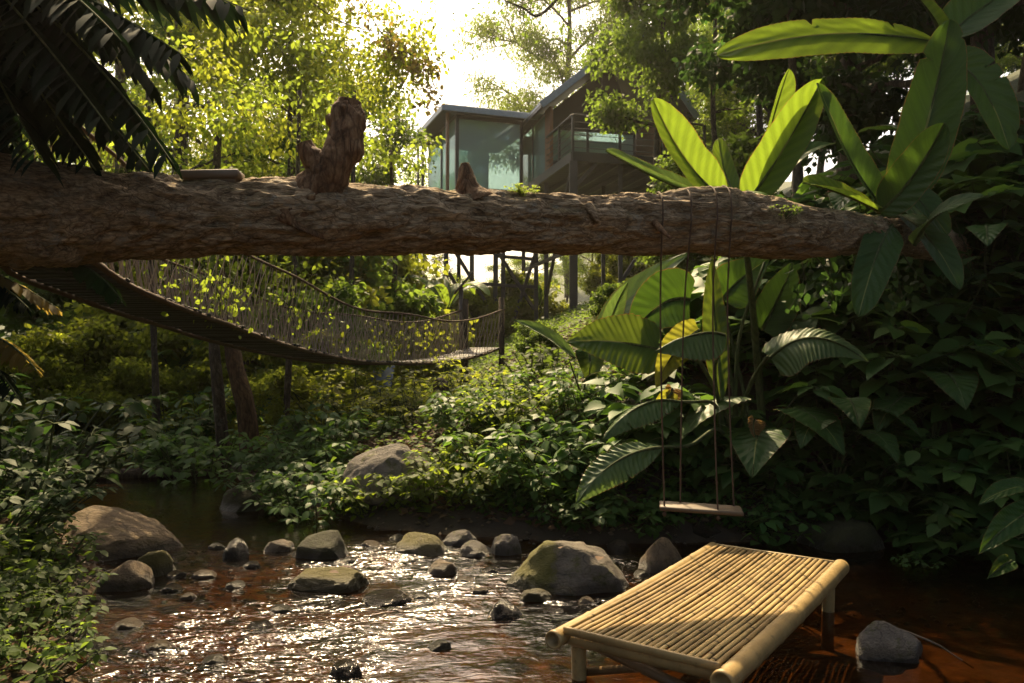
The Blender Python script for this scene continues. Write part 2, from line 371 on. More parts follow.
def height(x, y):
    x = np.asarray(x, float); y = np.asarray(y, float); s = sdist(x, y)
    pl = 0.02 + 0.46 * x + 0.085 * np.clip(y - 6, -40, 17) + 0.5 * np.clip(x - 5, 0, 60) * .5
    pl = np.log1p(np.exp(np.clip(pl * 3, -30, 40))) / 3 ; pl = np.where(x * 1.26 > 10, pl, pl)
    left = 0.22 * np.clip(-x - 4.5 - 0.35 * np.clip(y - 5, 0, 100), 0, 40)
    far = 0.13 * np.clip(y - 42, 0, 60) + 0.10 * np.clip(-y - 4, 0, 30)
    pl = 16 * np.tanh(pl / 16)
    p = np.stack([x, y, x * 0], -1)
    rise = 0.10 * sstep(0, .25, s) + (0.10 + pl + left + far) * sstep(0.0, 1.6, s)
    h = rise + (0.06 * fbm(p * 1.3, 3) + 0.35 * fbm(p * .22, 5)) * sstep(0.1, 2.5, s)
    inch = -0.10 * sstep(0, .25, -s) - 0.12 * sstep(.2, 1.2, -s) + 0.07 * fbm(p * 2.2, 9) * sstep(0, .3, -s)
    return np.where(s > 0, h + .02, inch)
def gz(x, y): return float(height(np.array([x]), np.array([y]))[0])
def build_ground():
    u = np.linspace(-1, 1, 420)
    def sp(u, a, b, k): return np.sinh(u * k) / np.sinh(k) * (b - a) / 2
    xs = sp(u, -400, 400, 6.3); ys = sp(np.linspace(-1, 1, 460), -420, 420, 6.3) + 5
    X, Y = np.meshgrid(xs, ys, indexing='ij'); Z = height(X, Y)
    V = np.stack([X, Y, Z], -1).reshape(-1, 3); t = NT('ground_soil'); v = t.coords()
    a = t.noise(v, 1.2, 8, .7); b = t.noise(v, 14, 8, .75)
    col = t.ramp(a, [(.3, (.035, .024, .014)), (.5, (.065, .045, .026)), (.72, (.05, .055, .018))]); col = t.mix(t.math('MULTIPLY', b, .7), col, (.02, .014, .008))
    px_ = t.sep(t.new('NewGeometry').outputs['Position']); farm = t.ramp(t.math('DIVIDE', px_[1], 30.0), [(.3, (0, 0, 0)), (.45, (1, 1, 1))]); col = t.mix(farm, col, t.mix(b, (.022, .035, .010), (.05, .065, .018)))
    z = t.sep(t.new('NewGeometry').outputs['Position'])[2]
    bed = t.ramp(t.noise(v, 5, 8, .75), [(.32, (.014, .009, .004)), (.5, (.075, .045, .018)), (.68, (.20, .13, .055))])
    vo = t.new('TexVoronoi'); vo.inputs['Scale'].default_value = 13; t.link(v, vo.inputs['Vector'])
    bed = t.mix(.45, bed, t.ramp(vo.outputs['Distance'], [(.1, (.34, .22, .11)), (.55, (.03, .016, .008))]), 'MULTIPLY') if False else t.mix(t.math('MULTIPLY', t.ramp(vo.outputs['Distance'], [(.25, (0, 0, 0)), (.6, (1, 1, 1))]), .6), bed, (.03, .016, .008))
    col = t.mix(t.ramp(z, [(0.0, (1, 1, 1)), (.03, (0, 0, 0))]), col, bed)
    t.link(col, t.b.inputs['Base Color']); t.b.inputs['Roughness'].default_value = .9; t.link(t.bump(t.math('ADD', a, b), .8, .05), t.b.inputs['Normal'])
    setting('ground', mesh_np('ground', V, grid_faces(420, 460)[:, ::-1], t.m))
build_ground()
def build_haze():
    mb = MB(); x0, x1, y0, y1, z0, z1 = -405, 405, -420, 430, -2.5, 42
    mb.add([[x, y, z] for x in (x0, x1) for y in (y0, y1) for z in (z0, z1)], np.array([[0, 1, 3, 2], [4, 6, 7, 5], [0, 4, 5, 1], [2, 3, 7, 6], [0, 2, 6, 4], [1, 5, 7, 3]]))
    m = bpy.data.materials.new('haze'); m.use_nodes = True; n = m.node_tree.nodes; n.remove(n['Principled BSDF'])
    v = n.new('ShaderNodeVolumePrincipled'); v.inputs['Color'].default_value = (1, .96, .88, 1); v.inputs['Density'].default_value = .0004; v.inputs['Anisotropy'].default_value = .55
    m.node_tree.links.new(v.outputs[0], n['Material Output'].inputs['Volume'])
    o = setting('haze', mb.mesh('haze', m, False), 'stuff', 'thin golden morning haze filling the valley', 'haze')
build_haze()
RAP = [(-.9, 4.6, 1.3), (-1.6, 3.6, 1.3), (0.2, 5.1, .9), (-.6, 3.2, 1.2), (-2.0, 5.3, .7), (0.5, 4.3, .6), (-0.9, 5.4, .8)]
def build_water():
    nx, ny = 620, 560; xs = np.linspace(-8, 5.4, nx); 
    ty = np.linspace(0, 1, ny); ys = 1.6 + 10.4 * ty ** 1.35
    X, Y = np.meshgrid(xs, ys, indexing='ij'); p = np.stack([X, Y, X * 0], -1)
    rap = np.zeros_like(X)
    for (cx, cy_, r) in RAP: rap = np.maximum(rap, np.exp(-((X - cx) ** 2 + ((Y - cy_) * 1.1) ** 2) / (r * r)))
    rap = rap * np.clip(.50 + 1.3 * fbm(np.stack([X * 1.1, Y * 1.7, X * 0], -1), 77, 3), .12, 1)
    q = np.stack([X * 1.0 + Y * .25, Y * 2.2 - X * .4, X * 0], -1)
    W = (0.030 * fbm(q * 2.3, 21, 3) + .009 * fbm(q * 7, 22, 2, .5)) * (rap ** .8) + 0.0025 * fbm(p * 5, 23, 3) + 0.003 * fbm(q * 1.4, 24, 2)
    Z = W + .01 * rap * 1.0
    V = np.stack([X, Y, Z], -1).reshape(-1, 3)
    me = mesh_np('stream_water', V, grid_faces(nx, ny)[:, ::-1])
    at = me.attributes.new('rapid', 'FLOAT', 'POINT'); at.data.foreach_set('value', rap.reshape(-1).astype(np.float32))
    t = NT('stream_water'); v = t.coords((1, 2.0, 1)); a = t.noise(v, 4.5, 3, .55, .8); b = t.noise(v, 17, 2, .5, .4)
    ra = t.new('Attribute', attribute_name='rapid').outputs['Fac']
    st = t.math('MULTIPLY_ADD', ra, .9); t.n[-1].inputs[2].default_value = .12
    bm = t.new('Bump'); bm.inputs['Distance'].default_value = .045; t.link(st, bm.inputs['Strength']); t.link(t.math('ADD', a, t.math('MULTIPLY', b, .30)), bm.inputs['Height'])
    fr = t.new('Fresnel'); fr.inputs['IOR'].default_value = 1.33; t.link(bm.outputs[0], fr.inputs['Normal'])
    gl = t.new('BsdfGlossy'); gl.inputs['Roughness'].default_value = .09; t.link(bm.outputs[0], gl.inputs['Normal'])
    tr = t.new('BsdfTransparent'); tr.inputs[0].default_value = (.56, .35, .17, 1)
    mx = t.new('MixShader'); t.link(t.math('MINIMUM', t.math('MULTIPLY', fr.outputs[0], 1.25), 1.0), mx.inputs[0]); t.link(tr.outputs[0], mx.inputs[1]); t.link(gl.outputs[0], mx.inputs[2])
    # aerated water in the riffles
    fo = t.new('BsdfDiffuse'); fo.inputs[0].default_value = (.36, .27, .17, 1); t.link(bm.outputs[0], fo.inputs['Normal'])
    fm = t.noise(t.coords((1, 2.4, 1)), 5, 8, .8, 1.2); fm2 = t.noise(t.coords((1, 2.4, 1)), 32, 5, .8)
    ff = t.math('MULTIPLY', t.ramp(t.math('ADD', t.math('MULTIPLY', fm, .6), t.math('MULTIPLY', fm2, .4)), [(.58, (0, 0, 0)), (.66, (1, 1, 1))]), t.ramp(ra, [(.3, (0, 0, 0)), (.9, (.32, .32, .32))]))
    m2 = t.new('MixShader'); t.link(ff, m2.inputs[0]); t.link(mx.outputs[0], m2.inputs[1]); t.link(fo.outputs[0], m2.inputs[2])
    t.link(m2.outputs[0], t.out.inputs['Surface']); me.materials.append(t.m)
    setting('stream_water', me)
build_water()

# ------------------------------------------------------------------ rocks
def rock_mesh(name, seed, mat, sub=4, rough=.36, flat=.75, sharp=0):
    import bmesh
    bm = bmesh.new(); bmesh.ops.create_icosphere(bm, subdivisions=sub, radius=1)
    V = np.array([v.co[:] for v in bm.verts]); bm.verts.ensure_lookup_table(); Fi = np.array([[v.index for v in f.verts] for f in bm.faces]); bm.free()
    o = seed * 3.17; n = fbm(V * .9 + o, seed, 2); n2 = fbm(V * 2.6 + o, seed + 5, 3); n3 = fbm(V * 8 + o, seed + 9, 3)
    # planar facets: clip against random planes
    rg = np.random.RandomState(seed)
    W = V * (1 + rough * n + rough * .3 * n2)[:, None]
    for k in range(12):
        d = rg.normal(size=3); d[2] = abs(d[2]) * .7; d /= np.linalg.norm(d); lim = rg.uniform(.68, .92)
        ex = np.clip(W @ d - lim, 0, None); W -= (ex * .8)[:, None] * d
    W += V * (0.05 * n2 + .030 * n3)[:, None]
    W = W / np.abs(W).max(0); W[:, 2] = np.where(W[:, 2] < 0, W[:, 2] * .45, W[:, 2]); return mesh_np(name, W, Fi, mat)
ROCKM = {}
def rock(px, top, bot, w, mat, seed, label, z0=0.0, depth=.8, rz=None, name='rock', cat='rock', group=None, sink=.35):
    d = (CH - z0) * F / (bot - HR); wd = w / F * d / 2
    c = P(px, bot, d); hh = (CH - (top - HR) / F * (d + wd * depth * .6)) - z0   # height of top above base
    hz = max(hh, .03)
    me = rock_mesh(name, seed, mat, 5 if w > 70 else 4)
    o = thing(name, label, cat, (c.x * (1 + wd * depth / d * .9), d + wd * depth * .9, z0 - hz * .04), 0 if rz is None else rz, group, me)
    o.scale = (wd, wd * depth, hz * 1.06); return o
rock(113, 508, 561, 170, M_RTAN, 1, 'large smooth tan boulder at the left edge of the stream', depth=.75)
rock(152, 547, 577, 48, M_RMOSS, 2, 'dark mossy rock against the foot of the large tan boulder')
rock(126, 563, 593, 58, M_RTAN, 3, 'yellowish rounded rock in front of the large tan boulder')
rock(36, 571, 598, 40, M_RDMOSS, 4, 'dark bank rock half hidden by leaves at the left edge')
rock(238, 538, 559, 29, M_RDARK, 5, 'small dark upright rock at the head of the riffle')
rock(280, 540, 552, 30, M_RTAN, 6, 'flat tan stone just behind the riffle, beside a dark upright rock')
rock(324, 532, 561, 56, M_RDMOSS, 7, 'squarish dark rock with a mossy top in mid stream')
rock(331, 568, 592, 84, M_RMOSS, 8, 'long low moss topped rock surrounded by rushing water', depth=.6)
rock(388, 589, 605, 54, M_RDARK, 9, 'low wet dark rock barely above the glittering water')
rock(424, 529, 557, 60, M_RMOSS, 10, 'bright yellow mossed rock by the far bank')
rock(443, 560, 577, 40, M_RTAN, 11, 'small tan rock with a mossy side standing in the glittering riffle')
rock(461, 530, 547, 42, M_RGREY, 12, 'flat grey rock tucked behind the yellow mossed rock')
rock(475, 541, 557, 44, M_RGREY, 13, 'low grey slab right of the yellow mossed rock')
rock(506, 527, 556, 36, M_RGREY, 14, 'pale grey upright rock left of the big two toned boulder')
rock(561, 533, 596, 148, M_RSIDE, 16, 'big grey boulder with yellow mossed left side, left of the bamboo platform', depth=.7)
rock(535, 583, 602, 36, M_RMOSS, 17, 'small mossy stone at the foot of the big two toned boulder')
rock(505, 598, 618, 38, M_RDARK, 18, 'wet dark stone in white water below the two toned boulder')
rock(661, 539, 573, 52, M_RTAN, 19, 'tan and grey boulder just behind the bamboo platform')
rock(618, 538, 551, 26, M_RDARK, 20, 'small reddish wet stone between the boulders behind the platform')
rock(346, 657, 678, 34, M_RDARK, 21, 'small dark stone at the bottom edge of the stream')
rock(882, 624, 661, 80, M_RGREY, 33, 'grey rock with a pale stick on it, right of the platform', depth=.7)
rock(846, 520, 552, 100, M_RDMOSS, 23, 'flat dark mossy rock under the right bank plants')
rock(702, 517, 540, 70, M_RDARK, 24, 'low shaded rock directly below the swing seat')
rock(760, 523, 540, 46, M_RDARK, 25, 'shaded stone right of the swing by the dark bank')
rock(388, 446, 492, 104, M_RGREY, 26, 'long grey boulder lying among the bank shrubs', z0=.25, depth=.7)
rock(244, 487, 512, 56, M_RDMOSS, 27, 'brown boulder under the overhanging shrub beside the far pool')
rock(770, 560, 574, 30, M_RDARK, 28, 'small stone right behind the far end of the platform')
for i, (px, top, bot, w) in enumerate([(172, 583, 592, 26), (205, 570, 579, 30), (236, 580, 588, 22), (253, 561, 568, 20), (96, 596, 606, 24), (282, 604, 612, 26), (176, 570, 578, 22), (190, 592, 599, 18), (218, 543, 549, 18),
        (300, 549, 556, 20), (372, 541, 548, 24), (398, 533, 540, 18), (490, 566, 573, 18), (465, 576, 582, 20), (420, 592, 599, 22), (600, 578, 586, 24), (585, 596, 603, 20), (640, 569, 577, 20), (553, 606, 613, 24), (480, 588, 595, 18),
        (350, 556, 563, 20), (262, 620, 630, 30), (160, 640, 652, 34), (215, 655, 668, 30), (98, 640, 655, 40), (130, 618, 630, 34), (440, 640, 650, 26), (70, 622, 640, 50)]):
    rock(px, top, bot, w, [M_RDARK, M_RTAN, M_RDMOSS][i % 3], 40 + i, 'small stone poking out of the shallow stream', name='stream_stone', cat='stone', group='small stones in the stream bed')

# ------------------------------------------------------------------ fallen log
def log_radius(t): return t
LOGC = [(-260, 190, 3.75, 66), (-120, 198, 3.85, 60), (0, 208, 4.0, 56), (60, 213, 4.05, 51), (140, 216, 4.15, 40), (220, 218, 4.25, 35), (320, 219, 4.35, 35), (420, 221, 4.5, 31), (520, 223, 4.65, 29), (600, 224, 4.8, 27), (660, 223, 4.9, 29), (720, 222, 5.0, 34), (770, 229, 5.1, 29), (830, 233, 5.25, 21), (880, 235, 5.5, 17), (935, 243, 6.3, 14), (985, 262, 7.7, 11)]
LP = np.array([tuple(P(a, b, c)) for a, b, c, r in LOGC]); LR = np.array([r * .90 / F * c for a, b, c, r in LOGC])
def build_log():
    root = thing('fallen_log', 'huge fallen tree trunk bridging the stream from bank to bank', 'fallen log')
    n, sg = 620, 150; pts = curve(LP, n); rad = np.interp(np.linspace(0, len(LR) - 1, n), np.arange(len(LR)), LR)
    T = np.gradient(pts, axis=0); T /= np.linalg.norm(T, axis=1)[:, None]; U = np.cross(T, (0, 0, 1.0)); U /= np.linalg.norm(U, axis=1)[:, None]; W = np.cross(U, T)
    a = np.linspace(0, 2 * np.pi, sg, endpoint=False); D = U[:, None] * np.cos(a)[None, :, None] + W[:, None] * np.sin(a)[None, :, None]
    V = pts[:, None] + D * rad[:, None, None]
    q = V * np.array([.6, 1.6, 1.6]); q2 = V * np.array([2.6, 9, 9]); q3 = V * np.array([7, 28, 28])
    ridg = 1 - np.abs(fbm(q2, 31, 3)) * 2
    disp = rad[:, None] * .22 * fbm(q * .9, 30, 3) + .028 * ridg + .018 * (1 - np.abs(fbm(q3 * .85, 33, 3)) * 3) + rad[:, None] * .10 * fbm(V * 3.5, 35, 2)
    V = V + D * disp[..., None]
    V = V.reshape(-1, 3); k = np.arange(sg); V = np.vstack([V, pts[0], pts[-1]]); o = (n - 1) * sg
    Ft = np.concatenate([np.stack([np.full(sg, n * sg), (k + 1) % sg, k], -1), np.stack([np.full(sg, n * sg + 1), o + k, o + (k + 1) % sg], -1)])
    part('trunk', mesh_np('trunk', V, [grid_faces(n, sg, True), Ft], M_LOG), root)
    # broken branch stump, standing on the trunk (two-headed)
    def stub(pts, rads, seed, mat, rough=.32, seg=56, n=90):
        mb = MB(); c = curve(pts, n); r = np.interp(np.linspace(0, len(rads) - 1, n), np.arange(len(rads)), rads)
        tube(mb, c, r, seg, True, rough * 1.2, seed, 11); return mb
    d = 4.3
    mb = stub([P(300, 225, d), P(308, 205, d - .02), P(322, 182, d - .05), P(338, 160, d - .05), P(346, 135, d - .03), P(346, 112, d), P(348, 99, d)], [x / F * d for x in (34, 27, 20, 18, 17, 16, 11)], 51, M_STUB)
    mb2 = stub([P(328, 178, d - .04), P(316, 163, d - .05), P(308, 152, d - .05), P(304, 143, d - .05)], [x / F * d for x in (19, 14, 10, 9)], 52, M_STUB); mb.add(np.concatenate(mb2.V), [np.concatenate(mb2.F[k]) for k in (3, 4)])
    mb3 = stub([P(340, 128, d), P(331, 120, d), P(327, 115, d)], [x / F * d for x in (9, 7, 4)], 53, M_STUB, n=20, seg=24); mb.add(np.concatenate(mb3.V), [np.concatenate(mb3.F[k]) for k in (3, 4)])
    part('branch_stub', mb.mesh('branch_stub', M_STUB), root, 'reddish forked stub of a broken branch sticking up')
    mb = stub([P(474, 204, 4.55), P(468, 190, 4.55), P(466, 176, 4.55), P(465, 163, 4.55)], [x / F * 4.55 for x in (20, 14, 9, 4)], 54, M_STUB, .4, 36, 40)
    part('branch_stub', mb.mesh('branch_stub', M_STUB), root, 'short pale splintered stub')
    mb = stub([P(655, 222, 4.72), P(664, 232, 4.62), P(671, 238, 4.58)], [.02, .014, .008], 55, M_STUB, .2, 16, 16)
    part('branch_stub', mb.mesh('branch_stub', M_STUB), root, 'thin broken twig on the side of the trunk')
    # lump of roots hanging below the trunk at the left
    mb = stub([P(15, 215, 4.0), P(45, 240, 3.98), P(68, 254, 4.0), P(80, 262, 4.02)], [x / F * 4 for x in (48, 32, 18, 8)], 56, M_LOG, .4)
    part('root_burl', mb.mesh('root_burl', M_LOG), root)
    mb = stub([P(588, 205, 4.62), P(594, 214, 4.58), P(598, 222, 4.57)], [.028, .02, .012], 57, M_STUB, .3, 16, 16)
    part('branch_stub', mb.mesh('branch_stub', M_LOG), root, 'small knot on the side of the trunk')
    # small epiphyte tuft
    return root
build_log()
mb = MB(); c = P(212, 176, 4.2); M3 = np.array(Matrix.Rotation(R(-2), 3, 'Y')); box(mb, (0, 0, 0), .30, .14, .045, M3, .006); box(mb, (.01, 0, -.03), .24, .10, .03, M3, .004)
thing('board', 'short dark board lying flat on top of the fallen log', 'board', c, R(4), None, mb.mesh('board', M_PLANK))

# ------------------------------------------------------------------ rope swing
def log_at(px):
    pts = curve(LP, 400); pr = pts[:, 0] / pts[:, 1] * F + 512; i = int(np.argmin(abs(pr - px))); r = np.interp(i / 399 * (len(LR) - 1), np.arange(len(LR)), LR)
    return Vector(pts[i]), float(r)
def build_swing():
    s0 = P(700, 508, 4.95); root = thing('rope_swing', 'wooden plank swing hanging on four thin ropes from the fallen log', 'swing', s0)
    mb = MB(); M3 = np.array(Matrix.Rotation(R(-10), 3, 'Z') @ Matrix.Rotation(R(2), 3, 'Y')); box(mb, (0, 0, 0), .50, .20, .028, M3, .006)
    part('seat', mb.mesh('seat', M_SEAT), root)
    for (sx, sy, tx) in ((-.22, -.075, 657), (-.12, .075, 683), (.10, -.075, 708), (.21, .075, 722)):
        b = Vector(M3 @ np.array([sx, sy, .0])); lc, r = log_at(tx); t = lc - s0; mb = MB()
        pts = [b - Vector((0, 0, .03)), b.lerp(t, .3), b.lerp(t, .7) + Vector((0, -r * .3, 0)), t + Vector((0, -r * 1.12, -r * .5)), t + Vector((.004, -r * 1.2, 0)), t + Vector((.006, -r * .95, r * .8)), t + Vector((.006, 0, r * 1.18)), t + Vector((.006, r * .9, r * .8))]
        tube(mb, curve(pts, 60), .0052 + .001 * fbm(np.random.RandomState(3).rand(60, 3) * 9), 8); 
        kn = b + Vector((0, 0, -.03)); tube(mb, [kn + Vector((0, 0, -.02)), kn + Vector((0, 0, -.008)), kn + Vector((0, 0, .008))], [.006, .016, .01], 8)
        part('rope', mb.mesh('rope', M_ROPE), root)
build_swing()
def bamboo_pole(mb, a, b, r, nodes=5, seg=20, sag=0.0, taper=0.0, uvs=None, hollow=True):
    a = np.array(tuple(a)); b = np.array(tuple(b)); n = nodes * 14 + 1; t = np.linspace(0, 1, n); pts = a + (b - a) * t[:, None]; pts[:, 2] -= sag * 4 * t * (1 - t)
    ph = (t * nodes + .45) % 1; rad = r * (1 - taper * t) * (1 + .10 * np.exp(-((ph - .5) / .035) ** 2) - .05 * np.exp(-((ph - .58) / .03) ** 2))
    if hollow:   # open ends: wrap the wall inwards
        pts = np.vstack([pts[2], pts[0], pts, pts[-1], pts[-3]]); rad = np.concatenate([[r * .72, r * .78], rad, [rad[-1] * .78, rad[-1] * .72]])
        T = (b - a) / np.linalg.norm(b - a); pts[0] = pts[2] + T * r * 1.4; pts[1] = pts[2] + T * 1e-4; pts[-1] = pts[-3] - T * r * 1.4; pts[-2] = pts[-3] - T * 1e-4
        # build explicitly so frames do not flip
        u = np.cross(T, (0, 0, 1.0) if abs(T[2]) < .9 else (1.0, 0, 0)); u /= np.linalg.norm(u); w = np.cross(T, u); an = np.linspace(0, 2 * np.pi, seg, endpoint=False)
        D = u * np.cos(an)[:, None] + w * np.sin(an)[:, None]; V = pts[:, None] + D[None] * rad[:, None, None]; m = len(pts)
        V = np.vstack([V.reshape(-1, 3), pts[0], pts[-1]]); k = np.arange(seg); o = (m - 1) * seg
        mb.add(V, [grid_faces(m, seg, True), np.concatenate([np.stack([np.full(seg, m * seg), (k + 1) % seg, k], -1), np.stack([np.full(seg, m * seg + 1), o + k, o + (k + 1) % seg], -1)])])
    else: tube(mb, pts, rad, seg)
mb = MB(); a = P(611, 249, 4.86); b = P(741, 252, 5.02); bamboo_pole(mb, (0, 0, 0), b - a, .011, 4, 10)
thing('bamboo_stick', 'thin bamboo stick tied along the underside of the fallen log', 'stick', a, 0, None, mb.mesh('bamboo_stick', M_BAMBD))

# ------------------------------------------------------------------ bamboo platform
def build_bench():
    zt = .225; A = PW(560, 630, zt); B = PW(741, 667, zt); Cc = PW(829, 566, zt); D = PW(711, 546, zt)
    A = Vector((A.x, A.y, 0)); B = Vector((B.x, B.y, 0)); Cc = Vector((Cc.x, Cc.y, 0)); D = Vector((D.x, D.y, 0))
    ctr = (A + B + Cc + D) / 4; u = ((B - A) + (Cc - D)).normalized(); v = Vector((-u.y, u.x, 0)); Wd = .665; Ln = 1.73
    rz = math.atan2(u.y, u.x)
    root = thing('bamboo_platform', 'low bamboo slat daybed standing on short legs in the stream', 'bamboo bench', (ctr.x, ctr.y, 0), rz)
    hw, hl = Wd / 2, Ln / 2
    for sx, r, ext in ((-1, .037, .05), (1, .043, .06)):
        mb = MB(); bamboo_pole(mb, (sx * (hw + .03), -hl - ext, zt - .028), (sx * (hw + .03), hl + .02, zt - .012), r, 6, 32, .012); part('side_rail', mb.mesh('side_rail', M_BAMB), root)
    # slats, lengthwise, split bamboo with gaps; gentle hollow
    rg = np.random.RandomState(5); N = 24; mb = MB(); UV = []
    xs = np.linspace(-hw + .012, hw - .012, N)
    for i, x in enumerate(xs):
        n = 40; t = np.linspace(0, 1, n); w = .0112 + rg.uniform(-.0012, .001); y = -hl + Ln * t
        zz = zt + .017 - .018 * np.sin(np.pi * t) * (1 - (x / hw) ** 2 * .4) + .004 * fbm(np.stack([t * 5, t * 0 + i * .7, t * 0], -1), 70, 2) + rg.uniform(-.002, .002)
        xx = x + .004 * fbm(np.stack([t * 2.2, t * 0 + i * 3.1, t * 0 + 5], -1), 71, 2)
        node = np.exp(-(((t * 4 + rg.rand()) % 1 - .5) / .02) ** 2) * .0022
        prof = [(-1, -.006), (-.8, 0.000), (-.3, .0028), (.3, .0028), (.8, 0), (1, -.006), (.6, -.007), (-.6, -.007)]
        V = np.stack([np.stack([xx + a * w, y, zz + b + node], -1) for a, b in prof], 1); mb.add(V.reshape(-1, 3), grid_faces(n, 8, True))
        UV.append(np.repeat(t, 8))
    me = mb.mesh('slat_deck', M_SLAT); uvl = me.uv_layers.new(name='UVMap'); vi = np.zeros(len(me.loops), np.int32); me.loops.foreach_get('vertex_index', vi); UV = np.concatenate(UV)
    uvl.data.foreach_set('uv', np.stack([UV[vi], UV[vi] * 0], -1).astype(np.float32).ravel()); part('slat_deck', me, root)
    for y, nm in ((-hl - .004, 'end_strip'), (hl - .004, 'end_strip')):
        mb = MB(); box(mb, (0, y, zt + .007), Wd + .01, .016, .034, None, .004); part(nm, mb.mesh(nm, M_BAMB), root)
    for y in (-hl + .05, -hl * .33, hl * .33, hl - .06):
        mb = MB(); bamboo_pole(mb, (-hw - .0, y, zt - .045 - (.012 if abs(y) < .5 else 0)), (hw + .0, y, zt - .045 - (.012 if abs(y) < .5 else 0)), .026, 3, 20); part('cross_pole', mb.mesh('cross_pole', M_BAMB), root)
    for sx in (-1, 1):
        for sy in (-1, 1):
            mb = MB(); x = sx * (hw - .015); y = sy * (hl - .10) ; bamboo_pole(mb, (x, y, -.24), (x + sx * .01, y, zt - .03), .032, 2, 24); part('leg', mb.mesh('leg', M_BAMB), root)
    mb = MB(); tube(mb, [(-hw + .02, -hl + .13, .02), (hw - .02, -hl + .15, .20)], .018, 12); part('brace', mb.mesh('brace', M_BAMBD), root)
    mb = MB(); tube(mb, [(-hw + .02, -hl + .10, .17), (hw - .02, -hl + .12, .03)], .022, 12); part('brace', mb.mesh('brace', M_BAMBD), root)
    return root
build_bench()
mb = MB(); tube(mb, curve([(-.10, .06, .012), (0, 0, .01), (.12, -.05, -.03), (.17, -.04, -.06), (.27, -.09, -.125)], 20), np.linspace(.007, .003, 20), 8, True, .3, 3, 20)
pw = P(902, 632, 3.68); thing('stick', 'pale broken stick lying across the grey rock right of the platform', 'stick', pw, 0, None, mb.mesh('stick', M_SEAT))

# ------------------------------------------------------------------ rope bridge
def build_bridge():
    E = [(20, 205, 4.3), (60, 238, 4.6), (100, 263, 5.0), (130, 283, 5.4), (180, 305, 6.0), (230, 323, 6.8), (270, 338, 7.6), (320, 352, 8.8), (370, 361, 10), (430, 362, 11.6), (470, 357, 12.6), (499, 348, 13.4)]
    ed = curve([P(*e) for e in E], 160); T = np.gradient(ed, axis=0); T[:, 2] = 0; T /= np.linalg.norm(T, axis=1)[:, None]; S = np.stack([-T[:, 1], T[:, 0], T[:, 0] * 0], -1); wid = .62
    root = thing('rope_bridge', 'sagging rope and bamboo footbridge with net sides leading to the cabins', 'rope bridge')
    # deck of cross boards
    mb = MB(); L = np.concatenate([[0], np.cumsum(np.linalg.norm(np.diff(ed, axis=0), axis=1))]); rg = np.random.RandomState(8)
    s = 0.0
    while s < L[-1] - .05:
        p = np.array([np.interp(s, L, ed[:, k]) for k in range(3)]); tt = np.array([np.interp(s, L, T[:, k]) for k in range(3)]); ss = np.array([-tt[1], tt[0], 0])
        dz = np.array([np.interp(min(s + .05, L[-1]), L, ed[:, k]) for k in range(3)]) - p; dz /= np.linalg.norm(dz); up = np.cross(dz, ss); 
        j = rg.uniform(-.03, .03); w = wid + rg.uniform(-.03, .05)
        box(mb, p + ss * (wid / 2 + j) + up * rg.uniform(-.004, .004), .046, w, .022, np.stack([dz, ss, up], -1), .004); s += .068
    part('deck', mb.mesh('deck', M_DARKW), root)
    for k, off in (('edge_cable', 0.0), ('edge_cable', wid)):
        mb = MB(); tube(mb, ed + S * off - np.array([0, 0, .02]), .022, 8, True, .3, 3, 14); part(k, mb.mesh(k, M_ROPE), root)
    for off, mat, pit in ((-.02, M_CORD, .12), (wid + .02, M_NET2, .065)):
        lo = ed + S * off; h = .62 + .0 * L; tilt = -.10 if off < 0 else .10; hi = lo + S * tilt + np.array([0, 0, .62])
        hi[:, 2] += .03 * np.sin(L * 2.1); mb = MB(); tube(mb, hi, .014, 8, True, .2, 4, 20); part('hand_rope', mb.mesh('hand_rope', M_ROPE), root)
        mb = MB(); nn = int(L[-1] / pit); rows = 3
        def pt(s, f): 
            s = min(max(s, 0), L[-1]); a = np.array([np.interp(s, L, lo[:, k]) for k in range(3)]); b = np.array([np.interp(s, L, hi[:, k]) for k in range(3)]); return a + (b - a) * f
        for i in range(-rows, nn + rows):
            for sg in (1, -1):
                pts = [];
                for r in range(rows + 1):
                    s_ = (i + sg * r * .5) * pit + (0 if sg > 0 else 0)
                    if 0 <= s_ <= L[-1]: pts.append(pt(s_ + rg.uniform(-.03, .03), min(1, max(0, r / rows + (rg.uniform(-.05, .05) if 0 < r < rows else 0)))))
                if len(pts) > 1: tube(mb, pts, .0035 if off < 0 else .006, 4, False)
        part('side_net', mb.mesh('side_net', mat), root)
    # end frame
    e = Vector(ed[-1]); s = Vector(S[-1])
    for off in (-.05, wid + .05):
        mb = MB(); p = e + s * off; tube(mb, [p + Vector((0, .05, -1.1)), p + Vector((0, .05, .85))], .05, 12, True, .12, 5, 6); part('end_post', mb.mesh('end_post', M_DEAD), root)
build_bridge()

